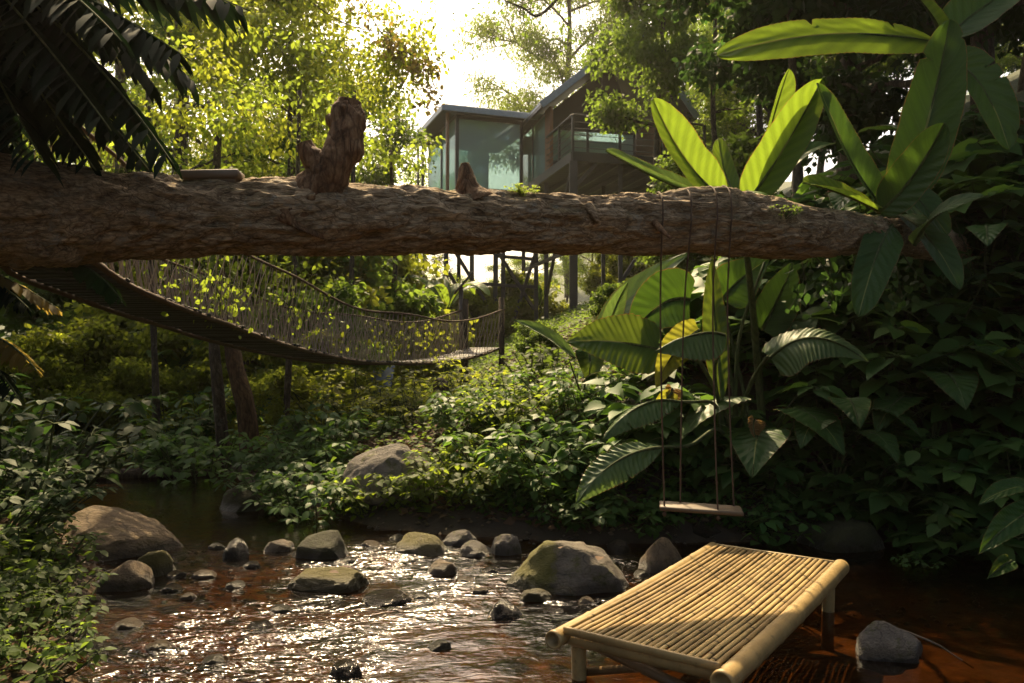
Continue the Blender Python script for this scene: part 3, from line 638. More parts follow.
# ------------------------------------------------------------------ cabins on stilts
SCL = 1.2
def house_pt(d, px, py): return P(px, py, d)
def build_gable():
    U = np.array([.968, .25, 0.]); Tt = np.array([-.25, .968, 0.]); Z = np.array([0, 0, 1.]); O = np.array(tuple(P(573, 152, 19.7 * SCL)))
    root = thing('stilt_cabin', 'gabled wooden cabin with a railed balcony raised high on stilts', 'cabin', tuple(O)); k = SCL
    Q = lambda s, t, z: (U * s + Tt * t + Z * z) * k
    def bx(nm, mat, lst, par=root):
        mb = MB()
        for (s0, s1, t0, t1, z0, z1) in lst: box(mb, Q((s0 + s1) / 2, (t0 + t1) / 2, (z0 + z1) / 2), (s1 - s0) * k, (t1 - t0) * k, (z1 - z0) * k, np.stack([U, Tt, Z], -1), .006)
        return part(nm, mb.mesh(nm, mat, False), par)
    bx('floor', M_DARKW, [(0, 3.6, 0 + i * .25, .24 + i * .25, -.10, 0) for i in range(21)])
    bx('floor_beam', M_FRAME, [(-.03, 3.63, -.05, 0, -.22, .02), (-.05, 0, 0, 5.3, -.22, .02), (3.6, 3.65, 0, 5.3, -.22, .02)] + [(.6 * i, .6 * i + .08, .0, 5.25, -.24, -.102) for i in range(1, 6)])
    bx('wall', M_CABINW, [(0.02, .12, 2.0, 2.45, 0, 1.75)])
    bx('wall', M_CABINW, [(3.3, 3.4, 2.2, 5.2, 0, 1.7)])
    bx('wall', M_DARKW, [(.05, 3.3, 5.1, 5.2, 0, 1.75)], root)
    w = bx('window', M_FRAME, [(.05, .10, 2.5, 2.56, 0, 1.75), (.05, .10, 3.8, 3.86, 0, 1.75), (.05, .10, 5.0, 5.06, 0, 1.75), (.05, .10, 2.56, 5.0, 1.69, 1.75), (.05, .10, 2.56, 5.0, .02, .08)])
    bx('pane', M_GLASS, [(.07, .08, 2.56, 3.8, .08, 1.69), (.07, .08, 3.86, 5.0, .08, 1.69)], w)
    w = bx('glass_door', M_FRAME, [(.12, .20, 3.7, 3.76, 0, 1.69), (1.7, 1.78, 3.7, 3.76, 0, 1.62), (3.2, 3.28, 3.7, 3.76, 0, 1.69), (.20, 3.2, 3.7, 3.76, 1.62, 1.69), (.20, 1.7, 3.7, 3.76, 0, .7), (1.78, 3.2, 3.7, 3.76, 0, .7)])
    bx('pane', M_GLASS, [(.20, 1.7, 3.72, 3.735, .7, 1.62), (1.78, 3.2, 3.72, 3.735, .7, 1.62)], w)
    # roof: two slopes, eave height 1.8, ridge 3.25
    for nm, (sa, za, sb, zb) in {'roof_slope': (-.3, 1.62, 2.5, 3.92), 'roof_slope ': (4.3, 1.62, 2.5, 3.92)}.items():
        mb = MB(); a0 = Q(sa, 1.75, za); b0 = Q(sb, 1.75, zb); a1 = Q(sa, 6.0, za); b1 = Q(sb, 6.0, zb); n = Z * .10 * k
        V = np.array([a0, b0, b1, a1, a0 + n, b0 + n, b1 + n, a1 + n]); mb.add(V, np.array([[0, 1, 2, 3], [7, 6, 5, 4], [0, 4, 5, 1], [1, 5, 6, 2], [2, 6, 7, 3], [3, 7, 4, 0]])); 
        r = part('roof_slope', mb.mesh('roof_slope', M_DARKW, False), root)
        mb = MB(); up = n * 1.02; V = np.array([a0 + up, b0 + up, b1 + up, a1 + up]); V = np.vstack([V, V + n * .5])
        mb.add(V, np.array([[3, 2, 1, 0], [4, 5, 6, 7], [0, 1, 5, 4], [1, 2, 6, 5], [2, 3, 7, 6], [3, 0, 4, 7]]))
        for j in range(26):
            f = j / 25; a = a0 + (a1 - a0) * f + n * 1.6; b = b0 + (b1 - b0) * f + n * 1.6; beam(mb, a, b, .03, .04)
        part('metal_sheet', mb.mesh('metal_sheet', M_ROOF, False), r)
        mb = MB(); beam(mb, a0 - Tt * .03 + n * .6, b0 - Tt * .03 + n * .6, .05, .22); part('fascia', mb.mesh('fascia', M_ROOF, False), r)
    mb = MB(); a = Q(.02, 3.74, 1.70); b = Q(3.38, 3.74, 1.70); c = Q(2.48, 3.74, 3.70); dd = Tt * .05
    mb.add(np.array([a, b, c, a + dd, b + dd, c + dd]), [np.array([[0, 1, 2], [5, 4, 3]]), np.array([[0, 3, 4, 1], [1, 4, 5, 2], [2, 5, 3, 0]])]); part('gable_panel', mb.mesh('gable_panel', M_DARKW, False), root)  # dark colour stands in for the shade of the porch recess
    # balcony railing
    posts = [(-.0, .0), (1.25, .0), (2.45, .0), (3.6, .0), (0, 1.1)]
    bx('railing', M_FRAME, [(s - .03, s + .03, t - .03, t + .03, .02, .95) for s, t in posts] + [(0, 3.6, -.012, .012, .12 + .16 * i, .135 + .16 * i) for i in range(5)] + [(-.012, .012, 0, 2.2, .121 + .16 * i, .136 + .16 * i) for i in range(5)] + [(-.0, 3.6, -.04, .04, .92, .96), (-.04, .04, .04, 2.2, .921, .961)])
    # stilts
    lo = lambda s, t: gz(*(O + Q(s, t, 0))[:2]) - O[2] - .4
    for (s, t, r) in ((.02, .02, .13), (1.3, .1, .07), (2.4, .1, .08), (3.55, .1, .09), (0.1, 2.6, .08), (1.8, 2.6, .07), (3.5, 2.6, .08), (.1, 5, .08), (1.8, 5, .07), (3.5, 5, .08)):
        mb = MB(); a = Q(s, t, -.22); b = a.copy(); b[2] = lo(s, t); beam(mb, a, b, r * 1.8, r * 1.8); part('stilt', mb.mesh('stilt', M_POST, False), root)
    for (s0, t0, z0, s1, t1, z1) in ((0, 0.0, -.9, .75, .02, -.1), (0.02, .1, -.3, .1, 2.6, -3.4), (1.3, .1, -3.2, 2.4, .1, -1.6), (0.02, .05, -2.2, 3.5, .15, -2.25), (.1, 2.6, -2.0, 3.5, 2.6, -2.05), (2.4, .12, -3.4, 3.5, .12, -1.6), (.0, .1, -2.4, .1, 5, -2.45)):
        mb = MB(); beam(mb, Q(s0, t0, z0), Q(s1, t1, z1), .09, .11); part('brace', mb.mesh('brace', M_POST, False), root)
    # hanging lamp cord on the gable
    mb = MB(); tube(mb, [Q(1.5, 1.9, 3.05), Q(1.5, 1.9, 1.5)], .012, 6); tube(mb, [Q(1.5, 1.9, 1.52), Q(1.5, 1.9, 1.45), Q(1.5, 1.9, 1.35)], [.02, .06, .05], 10); part('pendant', mb.mesh('pendant', M_FRAME), root)
build_gable()
def build_glass():
    U = np.array([.94, .34, 0.]); U /= np.linalg.norm(U); Tt = np.array([-U[1], U[0], 0.]); Z = np.array([0, 0, 1.]); k = SCL; O = np.array(tuple(P(448, 105, 22 * SCL)))   # near left roof corner
    root = thing('glass_cabin', 'small flat roofed cabin with a tall pale glass wall on stilts', 'cabin', tuple(O))
    Q = lambda s, t, z: (U * s + Tt * t + Z * z) * k
    def bx(nm, mat, lst, par=root, lab=None):
        mb = MB()
        for (s0, s1, t0, t1, z0, z1) in lst: box(mb, Q((s0 + s1) / 2, (t0 + t1) / 2, (z0 + z1) / 2), (s1 - s0) * k, (t1 - t0) * k, (z1 - z0) * k, np.stack([U, Tt, Z], -1), .006)
        return part(nm, mb.mesh(nm, mat, False), par, lab)
    r = bx('roof', M_DARKW, [(-.15, 2.9, 0, 4.2, -.10, 0)]); bx('fascia', M_ROOF, [(-.19, 2.9, -.04, 0, -.14, .02), (-.19, -.15, 0, 4.2, -.14, .02)], r); bx('metal_sheet', M_ROOF, [(-.15, 2.9, 0, 4.2, .004, .05)], r)
    H = -2.75
    w = bx('window_wall', M_FRAME, [(.30, .40, .3, .4, H, -.11), (2.25, 2.33, .3, .4, H, -.11), (.40, 2.25, .3, .4, -.22, -.11), (.40, 2.25, .3, .4, H + .5, H + .6)])
    w2 = bx('window_wall', M_FRAME, [(.32, .40, 3.5, 3.6, H, -.11), (2.25, 2.33, 3.5, 3.6, H, -.11), (.40, 2.25, 3.5, 3.6, -.22, -.11)])
    bx('pane', M_GLASS, [(.40, 2.25, .34, .352, H + .6, -.22)], w); bx('pane', M_GLASS, [(.40, 2.25, 3.54, 3.552, H + .1, -.22)], w2)
    w = bx('side_window', M_FRAME, [(.30, .36, .4, 3.5, -.2, -.11), (.30, .36, 1.9, 1.98, H, -.2), (.30, .36, .4, 3.5, H, H + .08)]); bx('pane', M_GLASS, [(.32, .33, .4, 1.9, H + .08, -.2), (.32, .33, 1.98, 3.5, H + .08, -.2)], w)
    bx('corner_post', M_CABINW, [(.02, .10, .25, .35, H, -.11)]); bx('corner_post', M_FRAME, [(-.12, -.05, 2.6, 2.7, H, -.11)]); bx('corner_post', M_FRAME, [(-.10, -.04, 3.3, 3.38, H, -.11)])
    bx('floor', M_DARKW, [(-.1, 2.8, .1, 4.0, H - .15, H)]); bx('curtain', M_CURT, [(1.55 + i * .06, 1.58 + i * .06, 3.2, 3.27, H, -.3) for i in range(10)])
    zb = lambda s, t: gz(*(O + Q(s, t, 0))[:2]) - O[2] - .4
    for (s, t) in ((.0, .2), (.75, .2), (1.45, .2), (1.72, .3), (2.7, .2), (0, 3.8), (1.4, 3.8), (2.7, 3.8)):
        mb = MB(); a = Q(s, t, H - .15); b = a.copy(); b[2] = zb(s, t); beam(mb, a, b, .15, .15); part('stilt', mb.mesh('stilt', M_POST, False), root)
    for (s0, t0, z0, s1, t1, z1) in ((-.05, .1, -3.6, 1.5, .1, -6.0), (1.5, .1, -4.0, 2.6, .1, -5.6), (0.7, .12, -4.9, 2.7, .12, -4.95), (1.5, .12, -4.1, 2.7, .12, -4.15), (2.7, .1, -3.8, 1.9, .1, -6.1), (.1, .3, -4.6, .9, .3, -5.9)):
        mb = MB(); beam(mb, Q(s0, t0, z0), Q(s1, t1, z1), .09, .11); part('brace', mb.mesh('brace', M_POST, False), root)
build_glass()
# small things near the bridge end
mb = MB(); p = P(461, 318, 14.0); tube(mb, [(0, 0, -1.3), (0, 0, .55)], .04, 10, True, .1, 3, 5); beam(mb, (-.12, 0, .42), (.22, 0, .82), .16, .03)
thing('sign_post', 'short wooden post with a slanted board beside the end of the rope bridge', 'post', p, 0, None, mb.mesh('sign_post', M_POST))
mb = MB(); n = 14; X, Y = np.meshgrid(np.linspace(-1.1, 1.1, n), np.linspace(-1, 1, n), indexing='ij'); V = np.stack([X, Y, .08 * fbm(np.stack([X, Y, X * 0], -1) * 2, 4) - .15 * Y * 0 + 1.3 * Y], -1).reshape(-1, 3)
V2 = V.copy(); V2[:, 2] -= .012; mb.add(V, grid_faces(n, n)[:, ::-1]); mb.add(V2, grid_faces(n, n))
tp = thing('tarp', 'blue grey tarpaulin sheet seen below the rope bridge behind the bushes', 'tarp', P(356, 384, 13.5), 0, None, mb.mesh('tarp', M_TARP)); tp.scale = (.55, .5, .32)
c = P(441, 402, 9.6); mb = MB(); tube(mb, curve([(0, 0, -1.0), (.02, 0, -.2), (.0, .02, .15), (-.02, 0, .28)], 30), np.interp(np.linspace(0, 1, 30), [0, .8, 1], [.13, .10, .05]), 20, True, .3, 7, 5)
thing('tree_stump', 'dark mossy broken stump standing among yellow bushes under the bridge', 'stump', c, 0, None, mb.mesh('tree_stump', M_DEAD))
a = P(60, 480, 8.6); b = P(178, 476, 8.9); mb = MB(); tube(mb, curve([(-.6, 0, .0), (0, 0, .02), tuple((b - a) * .5 + Vector((0, 0, .02))), tuple(b - a), tuple((b - a) * 1.3)], 60), np.linspace(.10, .075, 60), 24, True, .25, 9, 5)
thing('driftwood', 'thin dark driftwood log lying across the far pool', 'driftwood', a, 0, None, mb.mesh('driftwood', M_DEAD))

# ------------------------------------------------------------------ foliage generators
T_RH = (np.array([[0, 0, 0], [-.32, .45, .07], [0, 1, -.05], [.32, .45, .07]]), np.array([[0, 2, 1], [0, 3, 2]]))
T_NAR = (np.array([[0, 0, 0], [-.13, .45, .03], [0, 1, -.12], [.13, .45, .03]]), np.array([[0, 2, 1], [0, 3, 2]]))
T_OV = (np.array([[0, 0, 0], [-.28, .22, .06], [-.34, .52, .03], [-.17, .82, -.06], [0, 1.05, -.16], [.17, .82, -.06], [.34, .52, .03], [.28, .22, .06], [0, .25, 0], [0, .6, -.03], [0, .85, -.1]]),
        [np.array([[0, 8, 1], [0, 7, 8], [3, 10, 4], [4, 10, 5]]), np.array([[1, 8, 9, 2], [2, 9, 10, 3], [7, 6, 9, 8], [6, 5, 10, 9]])])
T_HT = (np.array([[0, 0, 0], [-.25, -.14, .02], [-.43, .12, .06], [-.38, .45, .04], [-.17, .8, -.05], [0, 1.05, -.17], [.17, .8, -.05], [.38, .45, .04], [.43, .12, .06], [.25, -.14, .02], [0, .4, -.01], [0, .78, -.09]]),
        [np.array([[0, 2, 1], [0, 9, 8], [4, 11, 5], [5, 11, 6], [0, 10, 2], [0, 8, 10]]), np.array([[2, 10, 3, 3], [3, 10, 11, 4], [8, 7, 10, 10], [7, 6, 11, 10]])])
T_HT[1][0] = np.vstack([T_HT[1][0], [[2, 10, 3], [8, 7, 10]]]); T_HT[1][1] = np.array([[3, 10, 11, 4], [7, 6, 11, 10]])
def unit(a): return a / (np.linalg.norm(a, axis=-1, keepdims=True) + 1e-9)
def leaves(name, Pp, A, Nn, S, tmpl, mat):
    Pp = np.asarray(Pp); A = unit(np.asarray(A)); B = unit(np.cross(A, Nn)); Nn = np.cross(B, A); TV, TF = tmpl
    if isinstance(TF, np.ndarray): TF = [TF]
    S = np.asarray(S)[:, None, None]
    V = Pp[:, None] + S * (TV[None, :, 0:1] * B[:, None] + TV[None, :, 1:2] * A[:, None] + TV[None, :, 2:3] * Nn[:, None])
    k = len(TV); n = len(Pp); off = (np.arange(n) * k)[:, None, None]
    return mesh_np(name, V.reshape(-1, 3), [(f[None] + off).reshape(-1, f.shape[1]) for f in TF], mat)

def tree_meshes(seed, H=9, r0=.16, crown_r=2.6, h0=.4, limbs=12, per=260, leaf=.11, clump=.55, mat=None, bark=None, tmpl=T_RH, lean=(0, 0), subs=4, up=.5, droop=.0, top=.6, trunk_n=1, flat=.55):
    rg = np.random.RandomState(seed); tb = MB(); C = []
    n = 26; t = np.linspace(0, 1, n); w = .03 * H
    tr = np.stack([lean[0] * t ** 1.3 + w * fbm(np.stack([t * 3, t * 0, t * 0 + seed], -1), 1, 2), lean[1] * t ** 1.3 + w * fbm(np.stack([t * 3, t * 0 + 7, t * 0 + seed], -1), 2, 2), t * H], -1)
    tr -= tr[0] * np.array([1, 1, 0]); tr[:, 2] -= .3
    tube(tb, tr, r0 * (1 - .78 * t) * (1 + .5 * np.exp(-t * 22)), 14, True, .18, seed, 2.5)
    for i in range(limbs):
        f = h0 + (1 - h0) * (i + rg.rand() * .8) / limbs; k = min(int(f * (n - 1)), n - 1); p = tr[k]; a = i * 2.4 + rg.rand() * .9
        prof = math.sin(math.pi * min(1, max(0, (f - h0) / (1 - h0 + 1e-6))) ** top * .86 + .35); ln = crown_r * (.45 + .6 * prof) * rg.uniform(.75, 1.15)
        d = np.array([math.cos(a), math.sin(a), up * rg.uniform(.5, 1.4)]); d /= np.linalg.norm(d)
        m = 8; tt = np.linspace(0, 1, m)[:, None]; bp = p + d * ln * tt + np.array([0, 0, -1]) * droop * ln * tt ** 2 + rg.normal(size=(m, 3)) * .04 * ln * tt
        rb = r0 * (1 - .75 * f) * .5; tube(tb, bp, rb * (1 - .8 * tt[:, 0]) + .006, 6)
        for s in range(subs):
            g = rg.uniform(.35, 1.0); q = bp[min(int(g * (m - 1)), m - 1)]; d2 = unit(d + rg.normal(size=3) * .75); l2 = ln * rg.uniform(.18, .42); e = q + d2 * l2 + np.array([0, 0, -droop * l2])
            tube(tb, [q, (q + e) / 2 + rg.normal(size=3) * .03, e], [rb * .35 + .004, rb * .25 + .003, .003], 4, False); C += [e, (q + e) / 2]
        C.append(bp[-1])
    C.append(tr[-1]); C = np.array(C); nl = per * len(C); ci = np.repeat(np.arange(len(C)), per); sz = rg.uniform(.55, 1.25, len(C)) * clump
    off = unit(rg.normal(size=(nl, 3))) * (rg.rand(nl, 1) ** .45); off[:, 2] *= flat; pos = C[ci] + off * sz[ci][:, None]; pos[:, 2] -= droop * .5 * rg.rand(nl) * sz[ci]
    A = unit(off * .6 + rg.normal(size=(nl, 3)) * .6 + np.array([0, 0, -.35 - droop])); N = unit(rg.normal(size=(nl, 3)) * .55 + np.array([0, 0, 1.0]))
    return tb.mesh('trunk', bark or M_TRUNK), leaves('crown', pos, A, N, leaf * rg.uniform(.6, 1.25, nl), tmpl, mat)
def tree(name, label, cat, loc, meshes, rz=0, sc=1, group=None):
    o = thing(name, label, cat, loc, rz, group); o.scale = (sc, sc, sc) if not isinstance(sc, tuple) else sc
    part('trunk', meshes[0], o); part('crown', meshes[1], o); return o
def at(px, d, dz=0):      # on the ground, in the column of a pixel
    x = (px - 512) / F * d; return (x, d, gz(x, d) + dz)

TM = {}
TM['gold'] = tree_meshes(11, 11, .2, 3.3, .42, 17, 130, .088, .72, M_LEAF_GOLD, None, T_RH, subs=5, droop=.1)
TM['yel'] = tree_meshes(12, 9, .16, 2.6, .3, 15, 125, .09, .68, M_LEAF_YEL, None, T_RH, subs=5)
TM['mid'] = tree_meshes(13, 10, .18, 3.0, .25, 18, 150, .14, .8, M_LEAF_MID, None, T_RH, subs=5)
TM['dark'] = tree_meshes(14, 9, .18, 2.8, .28, 16, 150, .15, .7, M_LEAF_DARK, None, T_OV, subs=4)
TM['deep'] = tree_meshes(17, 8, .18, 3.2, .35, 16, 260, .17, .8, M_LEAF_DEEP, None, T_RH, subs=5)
TM['bamboo'] = tree_meshes(15, 10, .12, 2.6, .3, 22, 230, .11, .6, M_LEAF_YEL, None, T_NAR, subs=5, droop=.25, up=.8)
TM['high'] = tree_meshes(21, 6.4, .10, 1.5, .5, 14, 130, .12, .5, M_LEAF_MID, None, T_RH, subs=5)
TM['highd'] = tree_meshes(22, 6.4, .07, 1.6, .55, 14, 130, .13, .5, M_LEAF_DARK, None, T_OV, subs=5)
TM['thin'] = tree_meshes(16, 11, .09, 1.4, .35, 9, 60, .12, .45, M_LEAF_MID, None, T_RH, subs=3)
TM['shrub'] = tree_meshes(18, 2.6, .05, 1.3, .12, 14, 120, .11, .42, M_LEAF_MID, None, T_OV, subs=4)
TM['shruby'] = tree_meshes(19, 2.0, .04, 1.1, .1, 14, 110, .09, .38, M_LEAF_GOLD, None, T_OV, subs=4)
TREES = [  # name, label, cat, px, d, rz, scale, mesh
 ('golden_tree', 'tall golden leaved tree behind the left half of the fallen log', 190, 17.5, .3, 1.2, 'gold'),
 ('golden_tree', 'golden tree whose crown overhangs the forked branch stub', 238, 22, 2.3, 1.15, 'gold'),
 ('leafy_tree', 'yellow green tree between the dark fronds and the golden tree', 120, 20, 1.1, 1.5, 'yel'),
 ('leafy_tree', 'slender yellow green tree seen under the bridge handrail at left', 290, 17, 4.0, .8, 'yel'),
 ('leafy_tree', 'soft yellow green tree left of the glass cabin', 390, 36, 2.0, 1.15, 'yel'),
 ('feathery_tree', 'tall feathery tree rising behind the gabled roof', 570, 54, 0, 2.8, 'bamboo'),
 ('feathery_tree', 'feathery tree with drooping tufts standing right of the gabled roof', 655, 55, 1.3, 2.8, 'bamboo'),
 ('leafy_tree', 'bushy tree hiding the right end of the cabin balcony', 664, 20, 2.6, 1.0, 'high'),
 ('leafy_tree', 'green tree behind the thin stems, above the banana clump', 745, 27, 4.1, .9, 'mid'),
 ('dark_tree', 'dark tree with coarse leaves behind the horizontal banana leaf', 850, 12.5, 0.5, .92, 'dark'),
 ('dark_tree', 'dark tree filling the upper right corner', 985, 10.5, 2.5, .95, 'dark'),
 ('dark_tree', 'dark tree half hidden by the tall banana leaf', 925, 15, 3.5, 1.1, 'dark'),
 ('dark_tree', 'dark tree on the steep slope just inside the right edge', 1030, 16, 1.2, .9, 'mid'),
 ('dark_tree', 'shaded tree behind the tall banana leaf, higher up the slope', 955, 21, 2.2, 1.0, 'mid'),
 ('dark_tree', 'shaded tree seen between the two banana clumps', 845, 21, 3.2, 1.0, 'mid'),
 ('dark_tree', 'slender dark tree added so its crown above the picture shades the right hand banana plant', 795, 9.9, 1.2, 1.05, 'highd'),  # tree added to shade the right banana leaves, crown above the frame
 ('thin_tree', 'thin trunk rising behind the rope bridge left of its middle', 300, 15, 2, .9, 'thin'),
 ('thin_tree', 'thin trunk standing beyond the pool left of the slim stems', 165, 13.5, 4, .9, 'thin'),
 ('thin_tree', 'pale slender tree right of the feathery tree', 722, 19, 0, .95, 'thin'),
 ('thin_tree', 'slender twisted tree left of the horizontal banana leaf', 762, 17, 2, .95, 'thin'),
]
for nm, lb, px, d, rz, sc, k in TREES: tree(nm, lb, 'tree', at(px, d, -.1), TM[k], rz, sc if k != 'high' else (1.1, 1.1, 1.42))
# far wall of forest trees
rg = np.random.RandomState(77); kinds = ['mid', 'yel', 'gold', 'mid', 'dark', 'yel']
FAR = []
for i in range(46):
    px = -260 + i * 33 + rg.uniform(-10, 10); d = rg.uniform(24, 44)
    k = kinds[i % 6]
    if 395 < px < 640: sc = rg.uniform(.42, .6); k = 'yel'; d += 4
    else: sc = rg.uniform(.7, 1.15)
    x, y, z = at(px, d, -.3)
    lb = {'mid': 'green forest tree in the distant wood behind the stream', 'yel': 'yellow green forest tree in the distant wood behind the stream', 'gold': 'golden forest tree in the distant wood behind the stream', 'dark': 'dark forest tree in the distant wood behind the stream'}[k]
    tree('forest_tree', lb, 'tree', (x, y, z), TM[k], rg.uniform(0, 6), sc, 'trees of the distant wood')
for i in range(12):
    px = 360 + i * 16 + rg.uniform(-6, 6) + (110 if i == 11 else 0); d = rg.uniform(26, 30); k = 'shruby'; x, y, z = at(px, d, -.2)
    tree('forest_bush', 'green bush of the distant thicket seen between the cabin stilts' if k == 'shrub' else 'golden bush of the distant thicket seen between the cabin stilts', 'bush', (x, y, z), TM[k], rg.uniform(0, 6), rg.uniform(.9, 1.35), 'bushes of the distant thicket')
for i, (px, d, k, sc, lb) in enumerate([(625, 11.5, 'shrub', .35, 'dark small bush on the slope behind the pleated leaves'), (540, 12, 'shrub', .3, 'small bush on the open slope right of the bridge end')]): tree('slope_bush', lb, 'bush', at(px, d, -.1), TM[k], i * 1.7, sc)
# trees added around and behind the camera to shade the stream, overhead crowns
for i, (x, y, rz, sc, k) in enumerate([(-6.2, 2.2, .4, .95, 'deep'), (6.8, 5.2, 1.4, 1.1, 'deep'), (7.2, 1.0, 2.4, 1.1, 'deep'), (-5.5, -2.5, 3, 1.1, 'deep'), (-9.5, 8.0, 2, 1.0, 'deep'), (-6.6, 6.0, .6, .75, 'deep'), (9, 9.0, 1, 1.1, 'deep'), (4.8, 8.8, 1, .85, 'dark'), (-4.4, 1.0, 2.5, .9, 'deep')]):
    tree('shade_tree', 'dark tree added outside the picture beside the viewer to shade the bank', 'tree', (x, y, gz(x, y) - .2), TM[k], rz, sc, 'dark trees added round the viewer for shade')
# two brown stems by the stream, bare below the log
def stem_tree(name, label, pts, r, mat, crown=None):
    base = Vector(pts[0]); o = thing(name, label, 'tree', base); mb = MB(); c = curve([Vector(p) - base for p in pts], 40); tube(mb, c, np.linspace(r, r * .6, 40), 14, True, .2, 3, 3); part('trunk', mb.mesh('trunk', mat), o)
    if crown is not None: cr = part('crown', crown, o); cr.location = tuple(c[-1])
    return o
def clump_mesh(seed, n, rad, leaf, mat, tmpl=T_OV, flat=.6):
    rg = np.random.RandomState(seed); C = rg.normal(size=(14, 3)) * rad * .5; ci = rg.randint(0, 14, n); off = unit(rg.normal(size=(n, 3))) * rg.rand(n, 1) ** .5 * rad * .45; off[:, 2] *= flat
    return leaves('crown', C[ci] + off, unit(off + rg.normal(size=(n, 3)) * rad * .2 + np.array([0, 0, -.3 * rad])), unit(rg.normal(size=(n, 3)) * .5 + np.array([0, 0, 1.])), leaf * rg.uniform(.6, 1.2, n), tmpl, mat)
stem_tree('slim_tree', 'slim straight tree stem left of the leaning brown trunk', [P(226, 452, 9.3) - Vector((0, 0, .2)), P(219, 400, 9.3), P(214, 340, 9.4), P(212, 260, 9.6), P(218, 120, 10)], .075, M_TRUNK, clump_mesh(5, 1600, 1.0, .075, M_LEAF_GOLD))
stem_tree('brown_tree', 'leaning red brown trunk at the edge of the shrubs by the pool', [P(252, 450, 9.2) - Vector((0, 0, .2)), P(246, 410, 9.2), P(236, 370, 9.3), P(228, 320, 9.5), P(205, 200, 10)], .12, M_TRUNKB, clump_mesh(6, 1600, 1.0, .075, M_LEAF_YEL))
stem_tree('slim_tree', 'thin grey stem seen just right of the bridge middle, behind the net', [P(392, 345, 17), P(393, 300, 17), P(395, 250, 17), P(390, 150, 17.2)], .07, M_TRUNK, clump_mesh(8, 700, .9, .12, M_LEAF_YEL))

# shrubs ------------------------------------------------------------
def whorl_plant(seed, stems=14, H=.7, spread=.5, leaf=.16, nl=8, mat=None, tmpl=T_HT, tiers=2, petiole=.08):
    rg = np.random.RandomState(seed); sb = MB(); Pp = []; A = []; N = []; S = []
    for i in range(stems):
        a = rg.uniform(0, 2 * math.pi); r = spread * math.sqrt(rg.rand()); h = H * rg.uniform(.45, 1.0) * (1.05 - .35 * r / spread); top = np.array([math.cos(a) * r * 1.25, math.sin(a) * r * 1.25, h]); b = np.array([math.cos(a) * r * .45, math.sin(a) * r * .45, -.12])
        c = curve([b, (b + top) / 2 + rg.normal(size=3) * .04, top], 7); tube(sb, c, np.linspace(.010, .004, 7), 5, False)
        for t in range(tiers):
            q = c[-1 - t * 2]; ph = rg.rand() * 6; k = nl - t * 2
            for j in range(k):
                g = ph + j * 2 * math.pi / k + rg.uniform(-.3, .3); d = np.array([math.cos(g), math.sin(g), rg.uniform(-.25, .45)]); p = q + d * petiole * rg.uniform(.5, 1.3)
                tube(sb, [q, p], .0028, 3, False); d[2] -= .35; Pp.append(p); A.append(d); N.append(np.array([0, 0, 1.]) + rg.normal(size=3) * .28); S.append(leaf * rg.uniform(.6, 1.2))
    return sb.mesh('stems', M_STEM), leaves('foliage', np.array(Pp), np.array(A), np.array(N), np.array(S), tmpl, mat)
WP = {}
WP['heart'] = whorl_plant(1, 18, .75, .55, .19, 8, M_LEAF_BANK, T_HT, 2)
WP['heart2'] = whorl_plant(2, 14, .65, .5, .16, 7, M_LEAF_BANK, T_OV, 3)
WP['bank'] = whorl_plant(3, 44, .60, .62, .105, 8, M_LEAF_BANK, T_OV, 3, .05)
WP['banky'] = whorl_plant(4, 44, .60, .62, .10, 8, M_LEAF_YEL, T_OV, 3, .05)
WP['small'] = whorl_plant(5, 40, .32, .5, .065, 7, M_LEAF_MID, T_OV, 2, .03)
WP['dark'] = whorl_plant(6, 26, .8, .6, .15, 8, M_LEAF_DARK, T_OV, 3, .06)
WP['fine'] = whorl_plant(9, 60, .55, .6, .07, 7, M_LEAF_DARK, T_OV, 3, .04)
WP['gold'] = whorl_plant(7, 60, .7, .75, .10, 7, M_LEAF_GOLD, T_RH, 3, .05)
WP['long'] = whorl_plant(8, 20, .7, .5, .24, 7, M_LEAF_DARK, T_NAR, 2, .04)
def shrub(name, label, loc, k, rz=0, sc=1, group=None, cat='shrub'):
    o = thing(name, label, cat, loc, rz, group); o.scale = (sc, sc, sc); part('stems', WP[k][0], o); part('foliage', WP[k][1], o); return o
